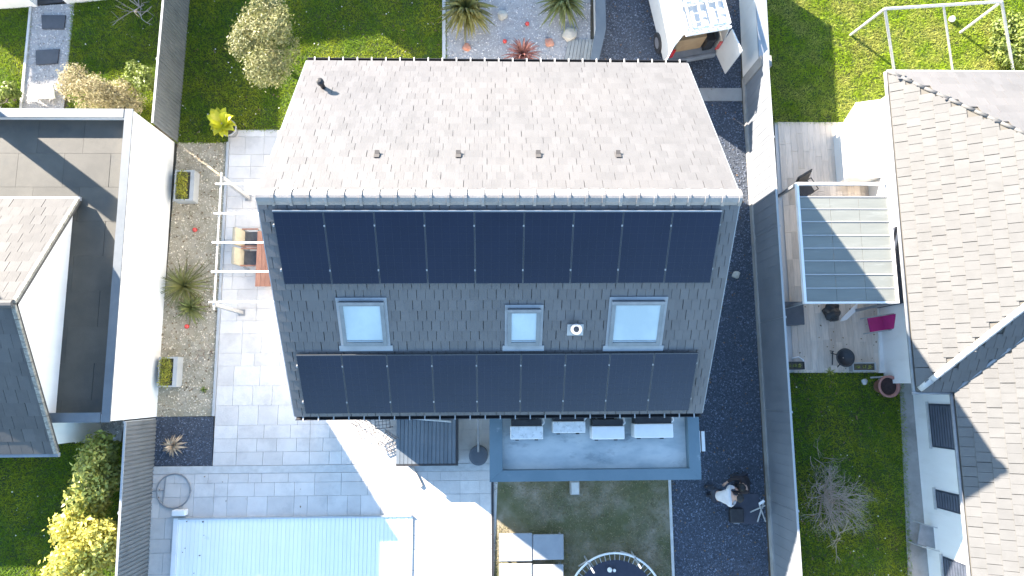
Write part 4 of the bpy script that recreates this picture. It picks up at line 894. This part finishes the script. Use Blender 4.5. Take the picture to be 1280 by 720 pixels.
def ladder(x0, wd, label):
    t = thing('ladder', label, 'ladder', V3(x0 + wd / 2, 1.4, 2.342), 'ladders on the van roof rack')
    for x in (x0, x0 + wd - .05): MB().obox(V3(x, .08, 2.342), R_ * .05, F_ * 2.9, Z_ * .07).build('rail', M_lgrey, t)
    for i in range(10): MB().obox(V3(x0 + .05, .2 + i * .28, 2.36), R_ * (wd - .1), F_ * .035, Z_ * .03).build('rung', M_lgrey, t)
ladder(.3, .42, 'wide aluminium ladder on the van roof rack'); ladder(.95, .34, 'narrow aluminium ladder beside the wide one on van roof rack')
# ================================================================ PEOPLE AND TOOLS ON THE DRIVEWAY
def skin(name, chain, edges, m, parent, root=0):
    """chain: list of (co, radius)"""
    lo = Vector(chain[root][0]); lo = Vector((lo.x, lo.y, 0)); bm = bmesh.new(); ly = bm.verts.layers.skin.verify(); vs = []
    for i, (c, r) in enumerate(chain):
        v = bm.verts.new(Vector(c) - lo); v[ly].radius = (r, r) if not isinstance(r, tuple) else r; v[ly].use_root = (i == root); vs.append(v)
    for a, b in edges: bm.edges.new((vs[a], vs[b]))
    me = bpy.data.meshes.new(name); bm.to_mesh(me); bm.free(); me.materials.append(m); o = link(name, me, lo, parent)
    k = o.modifiers.new('skin', 'SKIN'); k.use_smooth_shade = True; o.modifiers.new('sub', 'SUBSURF').levels = 1; o.modifiers['sub'].render_levels = 2
    return o
M_skin = mat('skin', (.50, .31, .23), (.46, .28, .2), 20, .6)
def person(label, base, face, J, shirt, trousers, hair, hat=None):
    """J: joints in the body's own frame (x forward, y left, z up)"""
    t = thing('person', label, 'person', base); ca, sa = math.cos(face), math.sin(face)
    W = lambda p: Vector((base.x + ca * p[0] - sa * p[1], base.y + sa * p[0] + ca * p[1], p[2]))
    ch = []; ed = []; ix = {}
    def put(k, p, r, prev=None):
        ix[k] = len(ch); ch.append((W(p), r))
        if prev: ed.append((ix[prev], ix[k]))
    put('pelvis', J['pelvis'], .13); put('waist', J['waist'], .12, 'pelvis'); put('chest', J['chest'], .15, 'waist'); put('neck', J['neck'], .055, 'chest')
    h = Vector(J['head']); nk = Vector(J['neck']); put('jaw', nk.lerp(h, .55), .075, 'neck'); put('head', h, .095, 'jaw'); put('crown', h + (h - nk).normalized() * .09, .07, 'head')
    for s in ('l', 'r'):
        put('sh' + s, J['sh' + s], .065, 'chest'); put('el' + s, J['el' + s], .045, 'sh' + s); put('wr' + s, J['wr' + s], .03, 'el' + s)
        wv = Vector(J['wr' + s]); dv_ = (wv - Vector(J['el' + s])).normalized(); sd = dv_.cross(Vector((0, 0, 1))); sd = sd.normalized() if sd.length > .1 else Vector((0, 1, 0)); put('pa' + s, wv + dv_ * .06, .032, 'wr' + s)
        for f in range(4): p0 = wv + dv_ * .09 + sd * (f - 1.5) * .022; put('f%d%s' % (f, s), p0, .010, 'pa' + s); put('g%d%s' % (f, s), p0 + dv_ * (.06 - .008 * abs(f - 1.4)) + Vector((0, 0, -.025)), .008, 'f%d%s' % (f, s))
        put('th' + s, wv + dv_ * .06 + sd * .055, .011, 'pa' + s)
        put('hi' + s, J['hi' + s], .095, 'pelvis'); put('kn' + s, J['kn' + s], .06, 'hi' + s); put('an' + s, J['an' + s], .04, 'kn' + s); put('to' + s, Vector(J['an' + s]) + Vector((.15, 0, -.05)), .035, 'an' + s)
    skin('body', ch, ed, M_skin, t)
    sc = [(W(J['waist']), .15), (W(J['chest']), .185), (W(nk.lerp(Vector(J['chest']), .35)), .09)]; se = [(0, 1), (1, 2)]
    sc.append((W(J['pelvis']), .15)); se.append((3, 0))
    for s in ('l', 'r'):
        k = len(sc); sc += [(W(J['sh' + s]), .09), (W(Vector(J['sh' + s]).lerp(Vector(J['el' + s]), .9)), .065), (W(Vector(J['el' + s]).lerp(Vector(J['wr' + s]), .8)), .05)]; se += [(1, k), (k, k + 1), (k + 1, k + 2)]
    skin('shirt', sc, se, shirt, t, 1)
    tc = [(W(J['pelvis']), .145)]; te = []
    for s in ('l', 'r'):
        k = len(tc); tc += [(W(J['hi' + s]), .115), (W(J['kn' + s]), .08), (W(Vector(J['an' + s]) + Vector((0, 0, .03))), .065)]; te += [(0, k), (k, k + 1), (k + 1, k + 2)]
    skin('trousers', tc, te, trousers, t)
    for s in ('l', 'r'):
        p = W(Vector(J['an' + s]) + Vector((.06, 0, 0))); bevel(MB().cbox((p.x, p.y, max(p.z - .09, .0)), .27, .1, .1, face).build('shoe', M_dark, t), .03)
    up = (h - nk).normalized(); c = W(h + up * .03 - Vector((.015, 0, 0))); bm = bmesh.new(); bmesh.ops.create_icosphere(bm, subdivisions=3, radius=.125)
    upw = (W(h + up) - W(h)).normalized()
    for v in [v for v in bm.verts if v.co.dot(upw) < -.03]: bm.verts.remove(v)
    me = bpy.data.meshes.new('hair'); bm.to_mesh(me); bm.free(); me.materials.append(hair); link('hair', me, c, t)
    fw_ = W(h + Vector((.10, 0, 0)).lerp(Vector((.07, 0, -.06)), .3))
    fdir = Vector((ca, sa, 0)); fd = (fdir - upw * fdir.dot(upw)).normalized(); side = upw.cross(fd)
    hd = W(h)
    for q in (-1, 1): MB().lathe(hd + fd * .095 + side * .035 * q + upw * .0, [(.004, -.008), (.012, 0), (.004, .008)], 8).build('eye', M_dark, t)
    MB().tube([hd + fd * .095 - upw * .005, hd + fd * .125 - upw * .035], .012, 6).build('nose', M_skin, t); MB().tube([hd + fd * .095 + side * .025 - upw * .065, hd + fd * .1 - upw * .065, hd + fd * .095 - side * .025 - upw * .065], .006, 5).build('mouth', mat('lips', (.4, .16, .14)), t)
    for q in (-1, 1): MB().tube([hd + side * .095 * q, hd + side * .12 * q + upw * .01], .025, 6).build('ear', M_skin, t)
    if hat: MB().tube([c - upw * .01, c + upw * .0], .15, 16).build('hat_brim', hat, t)
    return t
bend = dict(pelvis=(0, 0, .92), waist=(.06, 0, 1.06), chest=(.22, 0, 1.28), neck=(.34, 0, 1.42), head=(.44, 0, 1.53), shl=(.22, .2, 1.33), shr=(.22, -.2, 1.33), ell=(.36, .27, 1.06), elr=(.36, -.27, 1.06), wrl=(.56, .18, .95), wrr=(.56, -.16, .95), hil=(0, .1, .88), hir=(0, -.1, .88), knl=(.08, .12, .48), knr=(.08, -.12, .48), anl=(-.02, .13, .09), anr=(.02, -.13, .09))
sq = dict(pelvis=(-.1, 0, .36), waist=(-.02, 0, .52), chest=(.12, 0, .74), neck=(.22, 0, .92), head=(.30, 0, 1.03), shl=(.12, .19, .82), shr=(.12, -.19, .82), ell=(.32, .24, .58), elr=(.32, -.24, .58), wrl=(.52, .14, .48), wrr=(.52, -.14, .48), hil=(-.08, .11, .35), hir=(-.08, -.11, .35), knl=(.28, .18, .50), knr=(.28, -.18, .44), anl=(.02, .17, .09), anr=(.02, -.17, .09))
M_ws = mat('white shirt', (.66, .61, .58), (.58, .53, .5), 9, .9, .3); M_jean = mat('dark trousers', (.03, .035, .05), (.04, .045, .06), 9, .9); M_bs = mat('black jacket', (.022, .016, .018), (.03, .022, .024), 9, .85); M_hair = mat('dark hair', (.015, .012, .01), rough=.6)
q = G(911, 622, 1.3); person('person in white shirt bending over a tool mat on the driveway', Vector((q.x - .22, q.y, 0)), .05, bend, M_ws, M_jean, M_hair)
q = G(936, 603, .75); person('person in black clothes squatting beside the fence on the driveway', Vector((q.x - .05, q.y, 0)), rad(200), sq, M_bs, M_jean, M_hair)
m = MB().prism(PX([(913, 617), (947, 617), (950, 655), (915, 654)]), .03, .045); tag(m.build('tarp', mat('dark blue tarp', (.05, .055, .075), (.065, .07, .095), 4, .6)), 'dark blue work tarp spread on the gravel driveway', 'tarp')
a = G(913, 636, .25); b = G(931, 654, .25); tc_ = thing('tool_case', 'black tool case lying on the blue tarp', 'tool case', ((a.x + b.x) / 2, (a.y + b.y) / 2, .046)); bevel(MB().box(a.x, b.x, b.y, a.y, .046, .22).build('body', M_dark, tc_), .03); MB().box(a.x + .12, b.x - .12, b.y - .04, b.y - .003, .11, .15).build('handle', M_grey, tc_)
st = thing('folding_stand', 'light metal folding stand between the tarp and the fence', 'stand', G(945, 640)); p0 = G(930, 636, .5); p1 = G(947, 650, .05); p2 = G(958, 626, .75); p3 = G(948, 622, .05)
for q1, q2 in ((G(947, 652, .05), G(955, 626, .8)), (G(938, 640, .05), G(956, 632, .75)), (G(957, 652, .05), G(949, 630, .8))): MB().tube([q1, q2], .022, 6).build('leg', M_lgrey, st)
MB().tube([G(955, 626, .8), G(949, 630, .8)], .04, 8).build('head', M_whitep, st)
# ================================================================ RIGHT GARDEN
SZ = 2.1; sw = thing('swing_frame', 'pale metal swing frame on the sunny lawn', 'swing', G(1180, 60)); T1 = G(1106, 11, SZ); T2 = G(1252, 2, SZ); M_sw = mat('galvanised tube', (.45, .45, .44), (.38, .38, .37), 4, .45)
MB().tube([T1, T2], .05, 8).build('crossbar', M_sw, sw)
for T_, f in ((T1, G(1063, 44)), (T2, G(1200, 41))):
    MB().tube([f, T_], .045, 8).build('leg', M_sw, sw); g2 = G(1119, 97) if T_ is T1 else G(1268, 97); MB().tube([g2, T_], .045, 8).build('leg', M_sw, sw)
Tm = T1.lerp(T2, .5); MB().tube([G(1192, 97), Tm], .035, 8).build('leg', M_sw, sw)
q = G(1190, 24, .1); tag(MB().lathe((q.x, q.y, 0), [(.01, 0), (.08, .04), (.11, .11), (.08, .18), (.01, .22)], 14).build('ball', M_whitep, None, True), 'white ball on the sunny lawn under the swing frame', 'ball')
# carport with ribbed translucent roof
CZ = 2.3; cpo = thing('carport', 'lean-to canopy with pale ribbed translucent roof over the deck', 'canopy', G(1050, 300)); c0 = G(996, 228, CZ); c1 = G(1113, 228, CZ); c2 = G(1121, 379, CZ); x0, x1, y1, y0 = c0.x, (c1.x + c2.x) / 2, c0.y, c2.y
x0 = (c0.x + G(1004, 379, CZ).x) / 2
MB().box(x0, x0 + .07, y0, y1, CZ - .1, CZ + .03).build('beam', M_whitep, cpo); MB().box(x1 - .06, x1, y0, y1, CZ - .1, CZ + .03).build('beam', M_whitep, cpo); MB().box(x0 + .071, x1 - .061, y1 - .07, y1, CZ - .1, CZ + .03).build('beam', M_whitep, cpo); MB().box(x0 + .071, x1 - .061, y0, y0 + .05, CZ - .1, CZ + .03).build('beam', M_whitep, cpo)
M_poly = mat('translucent sheet', (.27, .285, .26), (.235, .25, .23), 1.6, .45, trans=.25, dirt=(.33, .35, .33), dsc=1.4, stretch=(.5, 3, 1)); ys = [G(1050, p, CZ).y for p in (246, 261, 277, 294, 310, 326, 343, 360)] + [y0 + .05]
for i in range(8):
    xm1, xm2 = x0 + (x1 - x0) * .35, x0 + (x1 - x0) * .66
    for xa_, xb_ in ((x0 + .072, xm1), (xm1 + .01, xm2), (xm2 + .01, x1 - .062)): MB().box(xa_, xb_, ys[i + 1] + .02, ys[i] - .02, CZ - .03, CZ - .015 + .004 * (i % 2)).build('sheet', M_poly, cpo)
    MB().box(x0 + .072, x1 - .062, ys[i] - .014, ys[i] + .014, CZ - .05, CZ + .006).build('glazing_bar', M_lgrey, cpo)
for xx, yy in ((x0, y1 - .08), (x0, y0), (x1 - .08, y0)): MB().box(xx, xx + .08, yy, yy + .08, .03, CZ - .101).build('post', M_grey, cpo)
# things on the deck
a = G(1055, 159, .8); b = G(1101, 222, .8); kc = thing('outdoor_counter', 'white masonry outdoor counter on the bright patio', 'counter', ((a.x + b.x) / 2, (a.y + b.y) / 2, .035)); MB().box(a.x + .03, b.x, b.y + .03, a.y - .03, .035, .76).build('body', M_white, kc); bevel(MB().box(a.x, b.x + .03, b.y, a.y, .761, .82).build('worktop', M_whitep, kc), .01)
def dchair(px, py, label, mt, fr_, ang, w_=.5, k=1.0):
    c = G(px, py, .45); t = thing('garden_chair', label, 'chair', (c.x, c.y, .03)); ca, sa = math.cos(ang), math.sin(ang); T = lambda x, y, z: Vector((c.x + ca * x * k - sa * y, c.y + sa * x * k + ca * y, z)); X = Vector((ca, sa, 0)) * k; Y = Vector((-sa, ca, 0)); h = w_ / 2
    bevel(MB().obox(T(-.22, -h, .40), X * .46, Y * w_, Z_ * .05).build('seat', mt, t)); bevel(MB().obox(T(-.24, -h, .46), X * .05, Y * w_, Vector((0, 0, .48)) - X * .16).build('backrest', mt, t))
    for s in (-h - .04, h + .005):
        MB().tube([T(-.22, s + .02, .03), T(-.2, s + .02, .64), T(.22, s + .02, .64), T(.24, s + .02, .03)], .018, 6).build('side_frame', fr_, t)
    MB().tube([T(-.41, -h - .02, .96), T(-.41, h + .02, .96)], .018, 6).build('top_rail', fr_, t)
    for s in (-h - .02, h + .025): MB().tube([T(-.22, s, .44), T(-.41, s, .96)], .016, 6).build('back_frame', fr_, t)
M_mag = mat('magenta cushion', (.42, .02, .16), (.36, .02, .13), 6, .8)
dchair(1096, 405, 'magenta cushioned garden chair beside the white house wall', M_mag, M_lgrey, rad(188), .44, 1.05)
dchair(1006, 236, 'black garden chair under the canopy edge', M_dark, M_dark, rad(-60))
dchair(1162, 671, 'grey folding garden chair leaning by the shuttered wall', M_grey, M_lgrey, rad(165), .6, 1.35)
a = G(980, 377, .6); b = G(1006, 406, .6); sx_ = thing('storage_box', 'dark grey deck storage box against the fence', 'storage box', ((a.x + b.x) / 2, (a.y + b.y) / 2, .03)); M_sb = mat('charcoal resin', (.07, .075, .085), (.09, .095, .105), 4, .6); MB().box(a.x + .02, b.x - .02, b.y + .02, a.y - .02, .03, .55).build('body', M_sb, sx_); bevel(MB().box(a.x, b.x, b.y, a.y, .551, .62).build('lid', M_sb, sx_), .02)
c = G(1043, 390, .3); bg_ = thing('garden_bag', 'crumpled black garden bag at the edge of the canopy', 'bag', (c.x, c.y, .03)); bm = bmesh.new(); bmesh.ops.create_icosphere(bm, subdivisions=3, radius=.28)
for v in bm.verts: v.co *= 1 + .5 * noise.noise(v.co * 5); v.co.z = max(v.co.z * .8, -.15)
me = bpy.data.meshes.new('sack'); bm.to_mesh(me); bm.free(); me.materials.append(M_dark); link('sack', me, (c.x, c.y, .18), bg_)
m = MB(); r = random.Random(4); pts = PX([(1052, 398), (1064, 386), (1072, 379), (1071, 388), (1058, 400), (1050, 402)], .06); m.prism(pts, .032, .07); tag(m.build('towel', M_whitep), 'pale towel dropped beside the black bag on deck', 'towel')
c = G(1057, 447, .5); fp = thing('fire_pit', 'black round fire bowl with stand on the deck', 'fire pit', (c.x, c.y, .03)); MB().lathe((c.x, c.y, .30), [(.10, 0), (.22, .06), (.28, .2), (.25, .2), (.19, .1), (.02, .06)], 24, cap=False).build('bowl', M_dark, fp, True)
MB().torus((c.x, c.y, .50), .27, .025, 28, 6).build('rim', M_gutter, fp, True)
for i in range(3): an = i * 2.09 + .4; MB().tube([(c.x + .1 * math.cos(an), c.y + .1 * math.sin(an), .33), (c.x + .28 * math.cos(an), c.y + .28 * math.sin(an), .03)], .018, 6).build('leg', M_gutter, fp)
m = MB(); m.tube([(c.x - .32, c.y + .2, .35), (c.x - .36, c.y - .22, .35)], .018, 6); m.tube([(c.x - .42, c.y + .22, .36), (c.x - .3, c.y + .2, .4)], .015, 6); m.build('handle', M_gutter, fp)
rock(1058, 444, .08, 'pale ash lump inside the black fire bowl', 9, M_rock)
def trough(px0, px1, py0, py1, label, fm):
    a = G(px0, py1, .25); b = G(px1, py0, .25); t = thing('planter', label, 'planter', ((a.x + b.x) / 2, (a.y + b.y) / 2, .03)); q = .03; x0, x1, y0, y1 = a.x, b.x, a.y, b.y
    MB().box(x0, x1, y0, y0 + q, .03, .28).box(x0, x1, y1 - q, y1, .03, .28).box(x0, x0 + q, y0 + q, y1 - q, .03, .28).box(x1 - q, x1, y0 + q, y1 - q, .03, .28).build('box', fm, t); MB().box(x0 + q, x1 - q, y0 + q, y1 - q, .05, .23).build('soil', M_earth, t)
    leaves('foliage', M_hedge, [(x0 + (x1 - x0) * u, (y0 + y1) / 2, .27, .07, .05, .05) for u in (.25, .5, .75)], 90, .05, 5, t)
trough(981, 1005, 452, 462, 'dark trough planter at the deck corner against the fence', M_dark); trough(1066, 1094, 453, 464, 'pale-rimmed trough planter beside the fire bowl', M_lgrey)
tag(MB().tube([G(990, 448, .04), G(998, 446, .04), G(1004, 450, .04), G(1005, 457, .04)], .025, 6).build('hose', M_whitep), 'short curved white hose behind the dark trough', 'hose')
c = G(1099, 483); tp_ = thing('flower_pot', 'large terracotta pot of dark soil at the path corner', 'flower pot', c); MB().lathe(c, [(.19, 0), (.30, .5), (.34, .5), (.34, .58), (.28, .58), (.265, .48)], 28, cap=False).build('pot', mat('terracotta', (.36, .17, .14), (.30, .14, .115), 5, .8, .2), tp_, True); MB().lathe(c + Vector((0, 0, .44)), [(.275, 0), (.275, .03), (.1, .05), (.01, .05)], 20).build('soil', mat('dark wet soil', (.03, .018, .016), (.05, .03, .027), 12, .95, .8), tp_)
rock(1082, 477, .1, 'small white stone on the lawn beside the terracotta pot', 6, M_kerb)
tag(MB().tube([G(1088, 472, .03), G(1106, 471, .04)], .03, 6).build('stick', M_kerb), 'short pale stick by the terracotta pot', 'stick')

# fallen leaves blown over the paving, lawns and gravel
def litter(P, d, seed, z):
    rng_ = np.random.default_rng(seed); x, y = scatter(PX(P), d, rng_); n = len(x); a = rng_.uniform(0, 6.28, n); s = rng_.uniform(.018, .045, n)
    ca, sa = np.cos(a) * s, np.sin(a) * s; z1 = z + rng_.uniform(.004, .02, n); z2 = z + rng_.uniform(.004, .03, n)
    V = np.stack([np.stack([x - ca, y - sa, z1], 1), np.stack([x + sa * .6, y - ca * .6, z2], 1), np.stack([x + ca, y + sa, z1], 1), np.stack([x - sa * .6, y + ca * .6, z2], 1)], 1).reshape(-1, 3)
    bulk('fallen_leaves', V, np.arange(4 * n).reshape(n, 4), mat('fallen leaf', (.22, .14, .07), (.13, .085, .045), 6, .8, isl=.5))
litter([(226, 651), (262, 651), (240, 738), (218, 738)], 7, 7, .068); litter(STRIP, 22, 1, .03); litter(L_RLOW, 6, 2, .05); litter(DRIVE, 5, 3, .02); litter([(983, 380), (1095, 380), (1098, 464), (985, 464)], 5, 4, .032); litter([(190, 595), (410, 595), (420, 645), (188, 645)], 1.6, 5, .03); litter(L_MAIN, 3, 6, .05)
